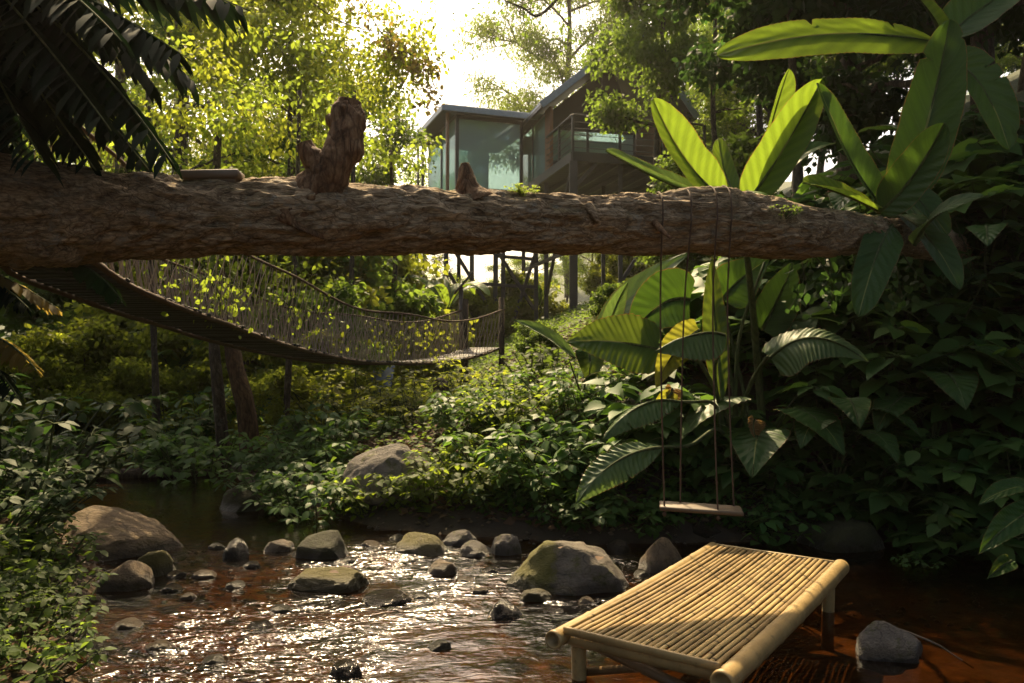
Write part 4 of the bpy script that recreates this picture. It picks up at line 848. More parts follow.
SH = [ # label, px, d, kind, rz, sc   centre bank, front row then back rows
 ('broad leaved shrub overhanging the far pool beside the brown boulder', 285, 7.4, 'bank', 0, .8), ('low green shrub at the left end of the bank thicket', 318, 6.75, 'bank', 1, .85),
 ('yellow tipped shrub in front of the long grey boulder', 372, 6.65, 'banky', 2, .6), ('bright yellow green shrub right in front of the long grey boulder', 432, 6.6, 'banky', 3, .7), 
 ('sunlit shrub above the yellow mossed rock', 480, 6.7, 'banky', 4, .8), ('green shrub above the pale grey upright rock', 525, 6.55, 'bank', 5, .95), ('mid green shrub leaning over the big two toned boulder', 570, 6.5, 'bank', 6, 1.0),
 ('dark green shrub behind the tan and grey boulder', 622, 6.5, 'heart2', 1, .9), ('leafy shrub left of the swing ropes', 655, 6.7, 'heart', 2, .9), 
 ('shrub behind the long grey boulder at its right end', 480, 8.0, 'bank', 3, .8), ('shrub upslope of the sunlit bank shrubs', 520, 7.6, 'banky', 4, .8), ('wide shrub on the slope below the small elephant ear', 575, 7.4, 'bank', 5, .8),
 ('dark shrub left of the long grey boulder', 300, 8.2, 'bank', 4, .9), ('shaded shrub between the brown trunk and the grey boulder', 335, 8.8, 'bank', 1, 1.0), 
 ('round leafy shrub hanging over the pool left of the brown trunk', 205, 8.9, 'bank', 1, 1.15), ('low shrub at the water edge right of the thin driftwood log', 165, 9.4, 'dark', 2, .7),
 ('golden bush directly under the middle of the rope bridge', 385, 10.2, 'gold', 2, 1.0), ('golden bush left of the dark stump', 420, 9.4, 'gold', 3, .8), ('tall golden bush under the right end of the bridge', 455, 11.0, 'gold', 1, 1.0), ('golden bush uphill behind the long grey boulder', 350, 10.8, 'gold', 0, 1.1), ('dull green bush right of the dark stump', 500, 9.5, 'small', 1, 1.2), ('scrubby green bush on the slope beneath the stilts', 548, 10.5, 'small', 3, 1.4)]
for lb, px, d, k, rz, sc in SH: shrub('shrub', lb, at(px, d, -.03), k, rz, sc)
SR = [(690, 6.5, 'heart', .8), (735, 6.35, 'heart', .75), (785, 6.3, 'heart2', .8), (838, 6.35, 'heart', .85), (890, 6.2, 'heart2', .9), (945, 6.1, 'heart', .85), (1000, 5.9, 'heart', .95), (1060, 5.7, 'heart2', 1.0),
      (712, 7.2, 'heart', 1.0), (765, 7.1, 'heart2', 1.0), (820, 7.0, 'heart', 1.1), (880, 6.9, 'heart', 1.05), (940, 6.8, 'heart2', 1.1), (1000, 6.6, 'heart', 1.1), (900, 7.7, 'long', 1.2), (960, 7.5, 'heart', 1.2), (1020, 7.4, 'dark', 1.2), (850, 8.0, 'heart2', 1.1), (1050, 6.5, 'dark', 1.2)]
PLACE = ['right of the swing ropes at the waterline', 'at the waterline right of the swing seat', 'at the waterline behind the platform far end', 'just above the flat dark mossy rock', 'at the waterline right of the flat mossy rock', 'low at the right edge near the water', 'at the right edge of the picture by the water', 'cut by the right edge of the picture',
         'upslope of the swing seat', 'under the drooping pale elephant ear leaf', 'upslope of the flat dark mossy rock', 'below the hanging banana leaf', 'below the tall banana stems', 'halfway up the right edge of the bank', 'with long narrow leaves beneath the log end', 'high on the dark bank below the log end', 'high at the right edge of the dark bank', 'on the litter slope under the log', 'beside the right frame edge above the water']
for i, (px, d, k, sc) in enumerate(SR): shrub('broadleaf_plant', 'dark broad leaved plant ' + PLACE[i], at(px, d, -.04), k, i * 1.3, sc, 'broad leaved plants on the right bank', 'plant')
LB = [('dark bush filling the left edge above the water', -50, 4.9, 'fine', 1.1), ('dark bush left of the tan boulder', -5, 6.2, 'fine', 1.2), ('tall dark shrub at the left edge under the root burl', -45, 6.4, 'fine', 2.0), ('small leaved ground plant in the lower left corner', -5, 3.6, 'small', .7),
      ('low plant at the left bank between the stones', 28, 4.0, 'small', .7), ('small leaved plant by the bottom left edge', 5, 3.2, 'small', .6), ('small plant on the left bank below the dark bush', 0, 4.5, 'small', .9), ('sprawling low plant beside the yellowish rounded rock', 30, 4.8, 'small', .6), ('leafy bush behind the tan boulder at the left bank', 2, 8.2, 'fine', 1.0), ('green shrub beyond the pool at far left', 40, 11.5, 'bank', 1.2), ('light green shrub beyond the pool left of the slim stems', 110, 12.3, 'banky', 1.2), ('mid green shrub on the far bank of the pool', 150, 13.5, 'banky', 1.5), ('golden shrub beyond the far pool', 95, 14.5, 'gold', 1.5), ('golden shrub behind the slim stems', 190, 14.2, 'gold', 1.5), ('low far bank shrub near the thin driftwood log', 190, 10.8, 'bank', 1.4), ('shady shrub behind the brown trunk', 275, 11, 'bank', 1.3), ('big shrub at the left edge beyond the pool', 0, 13, 'banky', 1.8)]
for i, (lb, px, d, k, sc) in enumerate(LB): shrub('shrub', lb, at(px, d, -.04), k, i * 1.7, sc)
# mid-distance bushes that close the view under the log
MBU = [('bushy sapling far behind the left end of the rope bridge', 40, 15, 'shrub', 1.2), ('leafy sapling beyond the far shrubs at left', 100, 17, 'shrub', 1.5), ('yellow sapling left of the slim stems', 165, 16, 'shruby', 1.8), ('yellow sapling seen through the bridge net', 250, 15, 'shruby', 1.9), ('green sapling behind the bridge net', 310, 16, 'shrub', 1.5), ('golden sapling above the middle of the bridge', 350, 19, 'shruby', 2.0), ('green sapling by the blue tarp', 320, 13, 'shrub', .8), ('pale green sapling between the bridge and the cabin stilts', 418, 21, 'shruby', 1.1), ('green sapling behind the cabin stilts', 512, 31, 'shruby', 1.0), ('green sapling behind the gabled cabin, seen between its stilts', 610, 33, 'shruby', 1.0), ('dark sapling uphill below the balcony', 672, 18, 'shrub', .7), ('green sapling right of the balcony stilts', 720, 15, 'shrub', 1.0), ('sapling right of the sign post', 478, 33, 'shruby', 1.0)]
for i, (lb, px, d, k, sc) in enumerate(MBU): tree('sapling', lb, 'sapling', at(px, d, -.1), TM[k], i * 1.1, sc)

# ------------------------------------------------------------------ big leaves
def big_leaf(name, parent, base, ctrl, tip, W, mat, normal=(0, 0, 1), prof='banana', fold=.15, pleat=.0035, npl=34, tears=0, curl=0.0, seed=0, back=.3, drape=0.0, label=None, rel=None):
    rg = np.random.RandomState(seed); nu, nv = 90, 21; u = np.linspace(0, 1, nu); v = np.linspace(-1, 1, nv)
    b, c, t = [np.array(tuple(Vector(x) - Vector(rel if rel is not None else (0, 0, 0)))) for x in (base, ctrl, tip)]
    mid = ((1 - u) ** 2)[:, None] * b + (2 * u * (1 - u))[:, None] * c + (u ** 2)[:, None] * t; T = unit(np.gradient(mid, axis=0)); Nn = np.array(normal, float); S = unit(np.cross(T, Nn)); Nv = np.cross(S, T); L = np.linalg.norm(np.diff(mid, axis=0), axis=1).sum()
    if prof == 'banana': w = W * np.clip(1 - np.abs(2 * u - 1.0) ** 3.2, 0, 1) ** .6 * (1 - .18 * u)
    elif prof == 'heart': w = W * np.clip(np.sin(np.pi * np.clip(u * .93 + .07, 0, 1) ** .62), 0, 1) ** .8
    else: w = W * np.clip(np.sin(np.pi * u ** .8), 0, 1) ** .75
    V_ = np.tile(v, (nu, 1)); U_ = np.tile(u[:, None], (1, nv)); wd = np.tile(w[:, None], (1, nv))
    edge = 1 + .05 * fbm(np.stack([U_ * 9, V_ * 0 + np.sign(V_) * 3, V_ * 0 + seed], -1), seed, 3) * (abs(V_) > .5)
    if tears:
        for k in range(tears):
            uc = rg.uniform(.08, .94); sd = rg.choice([-1, 1]); dep = rg.uniform(.12, .55); du = np.abs(U_ - uc - .12 * (abs(V_) - .5) * W / L); edge *= 1 - dep * np.exp(-(du / .007) ** 2) * (np.sign(V_) == sd) * (abs(V_) > .6)
    off = V_ * wd * edge
    bk = -back * np.abs(V_) ** 1.3 * wd * (1 - U_) ** 1.2 if prof == 'heart' else 0
    fwd = 0.18 * np.abs(off) if prof == 'banana' else .25 * np.abs(off)
    h = fold * np.abs(off) * 2 + pleat * np.sin((U_ - .22 * np.abs(off) / L * (1 if prof != 'heart' else 2.2)) * npl * 2 * np.pi) * np.clip(np.abs(V_) * 1.6, 0, 1) * np.clip(wd / W, .2, 1) - curl * off ** 2 / max(W, .01) + .012 * fbm(np.stack([U_ * 4, V_ * 2, U_ * 0 + seed], -1), seed + 3, 2)
    V = mid[:, None] + S[:, None] * off[..., None] + Nv[:, None] * h[..., None] + T[:, None] * (np.asarray(bk + fwd * (1 - U_)))[..., None]
    if drape: V[..., 2] -= drape * (np.abs(off) ** 1.4)
    Vt = V.reshape(-1, 3); th = Nv[:, None] * .0015 + 0 * V
    me = mesh_np(name, Vt, grid_faces(nu, nv), mat); uvl = me.uv_layers.new(name='UVMap'); vi = np.zeros(len(me.loops), np.int32); me.loops.foreach_get('vertex_index', vi)
    uv = np.stack([U_.reshape(-1), (V_.reshape(-1) * .5 + .5)], -1); uvl.data.foreach_set('uv', uv[vi].astype(np.float32).ravel())
    o = part(name, me, parent, label)
    mb = MB(); r = .010 + W * .03; tube(mb, mid + Nv * -.004, np.linspace(r, r * .25, nu), 6, True); part('midrib', mb.mesh('midrib', M_STEM), o)
    return o
def plant(name, label, cat, base, stems, leafs, stem_r=.03, group=None, stemmat=None):
    base = Vector(base); o = thing(name, label, cat, base, 0, group)
    for pts in stems:
        mb = MB(); r = stem_r if not isinstance(pts[-1], float) else pts[-1]; pp = [Vector(p) - base for p in (pts[:-1] if isinstance(pts[-1], float) else pts)]
        tube(mb, curve(pp, 24), np.linspace(r, r * .55, 24), 12, True, .08, 3, 6); part('stalk', mb.mesh('stalk', stemmat or M_STEM), o)
    for i, kw in enumerate(leafs):
        kw = dict(kw); big_leaf('leaf', o, kw.pop('b'), kw.pop('c'), kw.pop('t'), kw.pop('W'), kw.pop('mat', M_BAN), rel=base, seed=kw.pop('seed', i + 3), **kw)
    return o
CAMD = (0, -1, .25)
# banana clump behind the log, centre right
b0 = P(735, 215, 5.9)
gb = Vector(at(765, 6.6))
plant('banana_plant', 'banana plant with upright bright leaves rising behind the fallen log', 'banana plant', gb, [[gb - Vector((0, 0, .1)), P(752, 300, 6.2), P(742, 215, 5.9), .035], [P(742, 225, 5.9), P(750, 205, 5.9), .03]], [
  dict(b=P(726, 200, 5.9), c=P(682, 170, 5.8), t=P(653, 97, 5.7), W=.17, normal=(.25, -1, .3), fold=.25),
  dict(b=P(745, 205, 5.9), c=P(782, 160, 5.8), t=P(823, 78, 5.6), W=.17, normal=(-.3, -1, .2), fold=.35),
  dict(b=P(752, 200, 6.0), c=P(772, 120, 6.0), t=P(790, 68, 6.0), W=.12, normal=(.6, -.8, .2), fold=.3),
  dict(b=P(722, 203, 5.9), c=P(655, 180, 5.6), t=P(606, 150, 5.4), W=.10, normal=(.2, -.7, .9), fold=.3, mat=M_EARP),
  dict(b=P(742, 203, 5.9), c=P(722, 178, 6.2), t=P(719, 138, 6.3), W=.08, normal=(-.2, -1, .2), fold=.4),
  dict(b=P(735, 200, 5.8), c=P(752, 180, 5.5), t=P(766, 203, 5.3), W=.13, normal=(.0, -.5, .9), fold=.1, drape=1.2),
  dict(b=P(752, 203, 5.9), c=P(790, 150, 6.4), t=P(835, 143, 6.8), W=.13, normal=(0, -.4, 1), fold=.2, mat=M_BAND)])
gb = Vector(at(915, 6.8))
plant('banana_plant', 'tall banana plant at right with a long horizontal leaf and a tall upright leaf', 'banana plant', gb, [[gb - Vector((0, 0, .1)), P(900, 290, 6.1), P(886, 235, 5.7), P(890, 195, 5.5), .014], [gb + Vector((.1, 0, 0)), P(922, 250, 6.2), P(940, 120, 5.9), P(940, 35, 5.8), .02]], [
  dict(b=P(938, 42, 5.8), c=P(830, 18, 5.2), t=P(718, 55, 4.8), W=.17, normal=(0, -1, .35), fold=.05, drape=.3, tears=2),
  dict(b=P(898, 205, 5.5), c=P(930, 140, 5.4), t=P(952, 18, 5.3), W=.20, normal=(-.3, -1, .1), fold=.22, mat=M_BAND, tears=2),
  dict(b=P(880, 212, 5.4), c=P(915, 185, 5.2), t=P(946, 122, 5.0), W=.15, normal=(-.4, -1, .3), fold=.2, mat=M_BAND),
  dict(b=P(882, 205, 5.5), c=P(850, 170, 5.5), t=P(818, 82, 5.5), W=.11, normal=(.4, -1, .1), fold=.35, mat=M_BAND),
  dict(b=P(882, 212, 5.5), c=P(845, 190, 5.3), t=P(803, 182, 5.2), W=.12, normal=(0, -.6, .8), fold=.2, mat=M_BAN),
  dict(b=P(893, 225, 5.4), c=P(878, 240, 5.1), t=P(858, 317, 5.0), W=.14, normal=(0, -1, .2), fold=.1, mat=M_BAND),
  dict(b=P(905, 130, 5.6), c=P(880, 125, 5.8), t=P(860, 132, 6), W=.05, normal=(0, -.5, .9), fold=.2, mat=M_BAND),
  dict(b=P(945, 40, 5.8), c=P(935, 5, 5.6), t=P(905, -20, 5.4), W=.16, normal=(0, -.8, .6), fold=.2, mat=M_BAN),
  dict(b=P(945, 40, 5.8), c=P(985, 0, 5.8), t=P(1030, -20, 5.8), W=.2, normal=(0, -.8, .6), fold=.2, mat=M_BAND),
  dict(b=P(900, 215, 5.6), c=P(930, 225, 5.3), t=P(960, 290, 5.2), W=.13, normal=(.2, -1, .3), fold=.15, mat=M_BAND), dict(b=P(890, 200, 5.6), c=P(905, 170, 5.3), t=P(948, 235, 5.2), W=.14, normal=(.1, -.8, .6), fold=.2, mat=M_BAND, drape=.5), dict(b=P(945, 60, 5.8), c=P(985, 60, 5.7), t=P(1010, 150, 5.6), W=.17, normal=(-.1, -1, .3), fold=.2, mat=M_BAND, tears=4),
  dict(b=P(915, 245, 5.3), c=P(930, 205, 5.1), t=P(985, 195, 5.0), W=.10, normal=(0, -.5, .9), fold=.2, mat=M_EARP, drape=.6)])
# elephant ears
g = Vector(at(735, 6.4)); hub = P(735, 430, 6.3)
plant('elephant_ear', 'large elephant ear clump with pleated leaves behind the swing ropes', 'elephant ear plant', g, [[g, P(728, 420, 6.2), P(690, 350, 6.1), P(648, 345, 6.0), .02], [g, P(735, 400, 6.3), P(712, 300, 6.4), .02], [g, P(745, 400, 6.2), P(765, 360, 5.9), P(775, 358, 5.8), .02], [g, P(735, 400, 6.3), P(741, 330, 6.3), P(765, 262, 6.3), .02], [g, P(715, 380, 6.0), P(725, 335, 5.8), .018], [g, P(720, 430, 6.0), P(690, 445, 5.7), P(662, 447, 5.5), .018], [g, P(722, 440, 6.1), P(715, 405, 6.0), P(690, 402, 5.9), P(662, 402, 5.8), .018], [g, P(748, 420, 6.3), P(722, 300, 6.5), .02]], [
  dict(b=P(658, 350, 6.0), c=P(615, 338, 5.9), t=P(567, 342, 5.8), W=.24, mat=M_EAR, normal=(-.1, -1, .45), prof='heart', fold=.05, pleat=.009, npl=15),
  dict(b=P(690, 300, 6.3), c=P(660, 290, 6.2), t=P(625, 345, 6.2), W=.24, mat=M_BAND, normal=(0, -1, .2), prof='heart', fold=.1, pleat=.004, npl=12),
  dict(b=P(770, 358, 5.8), c=P(812, 315, 5.6), t=P(868, 362, 5.5), W=.20, mat=M_EARP, normal=(0, -.75, .7), prof='heart', fold=-.05, pleat=.008, npl=18, drape=.5),
  dict(b=P(725, 335, 5.8), c=P(700, 325, 5.6), t=P(655, 352, 5.5), W=.16, mat=M_EARP, normal=(0, -.5, .9), prof='lance', fold=-.2, pleat=.007, npl=16, drape=.9),
  dict(b=P(700, 330, 5.75), c=P(672, 345, 5.7), t=P(656, 388, 5.7), W=.13, mat=M_EARY, normal=(-.3, -1, .2), prof='heart', fold=.1, pleat=.004, npl=12),
  dict(b=P(662, 447, 5.5), c=P(610, 450, 5.3), t=P(576, 503, 5.15), W=.13, mat=M_EARP, normal=(.2, -.8, .7), prof='lance', fold=-.1, pleat=.009, npl=19, tears=7, drape=.3),
  dict(b=P(680, 402, 5.85), c=P(640, 390, 5.7), t=P(602, 440, 5.6), W=.12, mat=M_EARP, normal=(0, -.45, 1), prof='lance', fold=-.2, pleat=.009, npl=18, tears=7, drape=.8),
  dict(b=P(722, 400, 6.1), c=P(714, 330, 6.3), t=P(712, 258, 6.4), W=.10, mat=M_EAR, normal=(-.3, -1, .1), prof='lance', fold=.25, pleat=.004, npl=14),
  dict(b=P(722, 300, 6.5), c=P(735, 280, 6.5), t=P(770, 258, 6.5), W=.20, mat=M_BAND, normal=(0, -1, .3), prof='heart', fold=.15),
  dict(b=P(762, 330, 6.4), c=P(785, 290, 6.5), t=P(792, 262, 6.5), W=.18, mat=M_BAND, normal=(.2, -1, .1), prof='heart', fold=.15),
  dict(b=P(672, 392, 5.9), c=P(664, 405, 5.9), t=P(648, 420, 5.9), W=.07, mat=M_EARY, normal=(0, -1, .3), prof='heart', fold=.1)])
g = Vector(at(640, 7.6)); plant('elephant_ear', 'elephant ear with pale slanting leaves below the balcony posts', 'elephant ear plant', g, [[g, P(632, 360, 7.6), P(600, 325, 7.6), .02], [g, P(640, 350, 7.6), P(630, 310, 7.6), .02]], [
  dict(b=P(596, 340, 7.6), c=P(620, 300, 7.5), t=P(690, 252, 7.3), W=.17, mat=M_EARP, normal=(-.3, -.8, .8), prof='lance', fold=.15, pleat=.006),
  dict(b=P(602, 345, 7.5), c=P(612, 310, 7.4), t=P(628, 282, 7.3), W=.09, mat=M_EARP, normal=(.3, -.8, .8), prof='lance', fold=.2, pleat=.006)])
g = Vector(at(584, 7.0)); plant('elephant_ear', 'small elephant ear left of the pleated leaves, with pale folded leaves', 'elephant ear plant', g, [[g, P(584, 400, 7.0), P(585, 372, 7.0), .014], [g, P(582, 400, 7.0), P(570, 362, 7.0), .012]], [
  dict(b=P(575, 358, 7.0), c=P(548, 335, 6.9), t=P(514, 320, 6.8), W=.10, mat=M_EARP, normal=(.2, -.6, .9), prof='lance', fold=.2, pleat=.006),
  dict(b=P(588, 350, 7.0), c=P(592, 360, 6.9), t=P(588, 385, 6.85), W=.13, mat=M_EAR, normal=(.1, -1, .2), prof='heart', fold=.15, pleat=.008),
  dict(b=P(585, 378, 7.0), c=P(600, 372, 6.9), t=P(606, 372, 6.8), W=.12, mat=M_EARP, normal=(.1, -.6, .9), prof='heart', fold=.1, pleat=.008)])
g = Vector(at(528, 8.2)); plant('young_banana', 'young banana plant with narrow leaves on the shrubby slope', 'banana plant', g, [[g, P(528, 440, 8.2), P(530, 425, 8.2), .014]], [
  dict(b=P(530, 425, 8.2), c=P(540, 412, 8.1), t=P(514, 420, 8.0), W=.07, mat=M_EARP, normal=(0, -.5, 1), prof='lance'), dict(b=P(534, 440, 8.1), c=P(532, 460, 7.8), t=P(536, 485, 7.6), W=.09, mat=M_BAND, normal=(0, -1, .3), prof='lance'), dict(b=P(560, 400, 8.1), c=P(562, 420, 7.9), t=P(563, 432, 7.8), W=.07, mat=M_BAND, normal=(0, -1, .3), prof='lance')])
# background bananas seen under the log
for i, (px, py, d, lb) in enumerate([(175, 400, 12.5, 'background banana plant behind the slim stems, seen under the log'), (447, 318, 19, 'backlit banana leaves between the bridge end and the cabin stilts'), (540, 315, 29, 'banana plant seen through the stilts below the balcony'), (95, 410, 13.5, 'dark background banana plant beyond the far pool'), (415, 310, 24, 'pale far banana plant left of the cabin stilts')]):
    g = Vector(at(px, d)); top = P(px, py - 10, d); rg = np.random.RandomState(i + 60); lf = []
    for j in range(7):
        a = j * 2.4 + i; ln = rg.uniform(.8, 1.25); v = Vector((math.cos(a), math.sin(a), 0)); lf.append(dict(b=top + v * .05, c=top + v * ln * .45 + Vector((0, 0, ln * .75)), t=top + v * ln * .95 + Vector((0, 0, ln * rg.uniform(.2, .9))), W=.2, mat=[M_BAN, M_BAND][j % 2], normal=(0.01, -.3, 1), tears=3, seed=i * 9 + j))
    plant('banana_plant', lb, 'banana plant', g, [[g - Vector((0, 0, .1)), g.lerp(top, .5), top, .06]], lf)
# right edge fronds near water
g = Vector(at(1050, 4.9)); plant('broadleaf_plant', 'plant with long pale arching leaves cut by the right edge', 'plant', g, [[g, P(1040, 500, 4.8), .015]], [
  dict(b=P(1045, 490, 4.8), c=P(1010, 480, 4.7), t=P(978, 505, 4.6), W=.07, mat=M_BAND, normal=(0, -.5, 1), prof='lance'), dict(b=P(1045, 505, 4.7), c=P(1010, 515, 4.5), t=P(978, 553, 4.4), W=.08, mat=M_BAND, normal=(0, -.8, .7), prof='lance'), dict(b=P(1010, 560, 4.6), c=P(1000, 565, 4.5), t=P(986, 578, 4.4), W=.05, mat=M_EAR, normal=(0, -.8, .7), prof='heart')])
# withered brown leaf and flower
for (px, py, d, lb) in ((754, 427, 5.9, 'withered brown leaf hanging in the shade right of the swing ropes'), (672, 396, 6.0, 'yellowed dead leaf behind the left swing ropes')):
    o = thing('dead_leaf', lb, 'leaf', P(px, py, d)); big_leaf('blade', o, (0, 0, .06), (-.03, -.03, 0), (.02, 0, -.09), .07, M_DRY, (.2, -1, .2), 'heart', .4, .01, 8, 0, 0, 5)
# small plant by the dark water right
shrub('seedling', 'small bright leaved seedling standing in the dark water at right', PW(918, 562, 0.0) - Vector((0, 0, .05)), 'heart2', 1, .24, None, 'seedling')

# ------------------------------------------------------------------ dark palm fronds, upper left
def frond(parent, base, ctrl, tip, ll, nl, seed, rel, mat=M_LEAF_DEEP, lw=1.0, hang=.7):
    rg = np.random.RandomState(seed); b, c, t = [np.array(tuple(Vector(x) - Vector(rel))) for x in (base, ctrl, tip)]; u = np.linspace(0, 1, 30)[:, None]; mid = (1 - u) ** 2 * b + 2 * u * (1 - u) * c + u ** 2 * t; T = unit(np.gradient(mid, axis=0))
    mb = MB(); tube(mb, mid, np.linspace(.010, .003, 30), 6); Pp = []; A = []; N = []; S = []
    for i in range(nl):
        f = .12 + .86 * i / nl; k = f * 29; p = np.array([np.interp(k, np.arange(30), mid[:, j]) for j in range(3)]); tt = T[int(k)]; sd = unit(np.cross(tt, np.array([0, 0, 1.])))
        for s in (-1, 1): Pp.append(p); A.append(sd * s * 1.0 + tt * .55 + np.array([0, 0, -hang]) + rg.normal(size=3) * .17); N.append(np.array([0, 0, 1]) + sd * s * .5 + rg.normal(size=3) * .15); S.append(ll * math.sin(math.pi * (.18 + .75 * f)) ** .7 * rg.uniform(.85, 1.1))
    tv = np.array([[0, 0, 0], [-.055, .25, .012], [-.06, .6, 0], [0, 1, -.1], [.06, .6, 0], [.055, .25, .012], [0, .25, 0], [0, .6, -.02]]) * np.array([lw * 1.5, 1, 1]); tf = [np.array([[0, 6, 1], [0, 5, 6], [2, 7, 3], [3, 7, 4]]), np.array([[1, 6, 7, 2], [5, 4, 7, 6]])]
    f = part('frond', leaves('frond', np.array(Pp), np.array(A), np.array(N), np.array(S), (tv, tf), mat), parent); part('rachis', mb.mesh('rachis', M_STEM), f)
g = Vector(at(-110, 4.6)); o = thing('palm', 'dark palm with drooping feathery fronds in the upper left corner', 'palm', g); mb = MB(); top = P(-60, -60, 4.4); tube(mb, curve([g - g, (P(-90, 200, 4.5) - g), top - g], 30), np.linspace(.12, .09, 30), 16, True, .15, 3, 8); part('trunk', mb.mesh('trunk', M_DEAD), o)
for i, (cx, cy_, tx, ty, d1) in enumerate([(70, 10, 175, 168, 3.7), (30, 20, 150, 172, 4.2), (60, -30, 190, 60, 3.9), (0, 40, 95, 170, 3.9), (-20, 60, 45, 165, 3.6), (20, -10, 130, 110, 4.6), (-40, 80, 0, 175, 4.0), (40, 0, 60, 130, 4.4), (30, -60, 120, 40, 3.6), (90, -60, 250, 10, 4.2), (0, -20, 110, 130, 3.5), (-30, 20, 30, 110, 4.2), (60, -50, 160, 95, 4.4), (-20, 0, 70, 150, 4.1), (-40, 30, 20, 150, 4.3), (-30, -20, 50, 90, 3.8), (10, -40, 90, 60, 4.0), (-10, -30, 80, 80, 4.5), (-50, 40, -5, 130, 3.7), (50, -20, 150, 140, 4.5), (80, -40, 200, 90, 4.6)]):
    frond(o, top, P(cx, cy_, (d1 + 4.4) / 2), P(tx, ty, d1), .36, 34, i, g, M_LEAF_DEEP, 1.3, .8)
g = Vector(at(-60, 4.4)); o = thing('fern', 'dark fern drooping below the root burl at the left edge', 'fern', P(-40, 262, 4.1))
for i, (bx_, by_, cx, cy_, tx, ty, d1, mt) in enumerate([(-40, 262, 10, 275, 62, 312, 4.2, M_LEAF_BRONZE), (60, 262, 95, 262, 122, 302, 4.0, M_LEAF_DARK), (-40, 262, 0, 280, 30, 310, 4.0, M_LEAF_DEEP), (-30, 330, 10, 335, 38, 372, 3.9, M_LEAF_BRONZE), (-30, 350, -5, 360, 20, 400, 3.9, M_LEAF_DEEP)]):
    frond(o, P(bx_, by_, 4.1), P(cx, cy_, 4.1), P(tx, ty, d1), .13, 24, 20 + i, P(-40, 262, 4.1), mt, 1.8, .7)
# overhanging golden branch top centre
def branch_spray(name, label, pts, n, leaf, spread, mat, seed, r=.03, bark=None):
    base = Vector(pts[0]); o = thing(name, label, 'branch', base); rg = np.random.RandomState(seed); mb = MB(); c = curve([Vector(p) - base for p in pts], 40); tube(mb, c, np.linspace(r, .004, 40), 8, True, .1, 2, 5); C = []
    for i in range(26):
        q = c[rg.randint(8, 40)]; e = q + unit(rg.normal(size=3)) * spread * rg.uniform(.4, 1.1) + np.array([0, 0, -.3 * spread]); tube(mb, [q, (q + e) / 2 + rg.normal(size=3) * .03, e], [.008, .005, .002], 4, False); C += [e, (e + q) / 2]
    C = np.array(C); ci = rg.randint(0, len(C), n); off = rg.normal(size=(n, 3)) * spread * .24; part('branch', mb.mesh('branch', bark or M_TRUNK), o)
    part('foliage', leaves('foliage', C[ci] + off, unit(rg.normal(size=(n, 3)) * .6 + np.array([0, 0, -.6])), unit(rg.normal(size=(n, 3)) * .5 + np.array([0, 0, 1.])), leaf * rg.uniform(.6, 1.2, n), T_OV, mat), o)
branch_spray('overhanging_branch', 'golden leaved branch hanging into the sky at top centre left', [P(180, -160, 14.5), P(270, -40, 14.5), P(340, 20, 14.5), P(415, 35, 14.5)], 5200, .095, 1.0, M_LEAF_GOLD, 3)
branch_spray('overhanging_branch', 'higher golden branch at the very top left of the sky', [P(160, -80, 13.5), P(220, 0, 13.5), P(290, 50, 13.5)], 4200, .095, .9, M_LEAF_GOLD, 4)
branch_spray('overhanging_branch', 'thin bare branch arching into the sky left of the feathery tree', [P(600, -60, 16), P(545, 10, 16), P(520, 5, 16), P(480, -12, 16)], 260, .09, .7, M_LEAF_MID, 5, .05)
branch_spray('overhanging_branch', 'drooping golden twig above the glass cabin roof', [P(330, -60, 14), P(380, 30, 14), P(420, 60, 14), P(438, 92, 14)], 400, .10, .35, M_LEAF_BRONZE, 6, .012)

# ------------------------------------------------------------------ ground cover and litter
def scatter(name, label, cat, n, xr, yr, cond, leaf, tmpl, mat, seed, h=.05, upb=1.0):
    rg = np.random.RandomState(seed); x = rg.uniform(*xr, n); y = rg.uniform(*yr, n); k = cond(x, y, sdist(x, y)) & (fbm(np.stack([x, y, x * 0], -1) * .9, seed, 2) > -.35); x = x[k]; y = y[k]; n = len(x)
    z = height(x, y) + rg.rand(n) ** 2 * h + .005; a = rg.rand(n) * 6.283
    A = np.stack([np.cos(a), np.sin(a), rg.uniform(-.2, .5, n)], -1); N = np.array([0, 0, upb]) + rg.normal(size=(n, 3)) * .4
    o = setting(name, leaves(name, np.stack([x, y, z], -1), A, N, leaf * rg.uniform(.5, 1.3, n), tmpl, mat), 'stuff', label, cat)
scatter('ground_cover', 'low green creeping plants covering the banks', 'ground cover', 110000, (-9, 6), (2.6, 26), lambda x, y, s: s > .12, .075, T_RH, M_LEAF_MID, 1, .22)
scatter('leaf_litter', 'dry brown fallen leaves covering the slope', 'leaf litter', 60000, (-4, 9), (5.5, 18), lambda x, y, s: s > .1, .09, T_RH, M_LITTER, 2, .05)
scatter('bank_litter', 'dry leaves and twigs on the left bank', 'leaf litter', 9000, (-5, -1.4), (2.4, 7), lambda x, y, s: s > .02, .06, T_RH, M_LITTER, 3, .03)
scatter('gravel', 'small wet pebbles in the stream bed and along its edge', 'gravel', 5000, (-5, 4.5), (2.6, 8), lambda x, y, s: (s < .25) & (s > -1.2), .05, (np.array([[-.5, 0, 0], [0, -.4, 0], [.5, 0, 0], [0, .4, 0], [0, 0, .3], [0, 0, -.2]]), np.array([[0, 1, 4], [1, 2, 4], [2, 3, 4], [3, 0, 4], [1, 0, 5], [2, 1, 5], [3, 2, 5], [0, 3, 5]])), M_RTAN, 4, .02, 6)

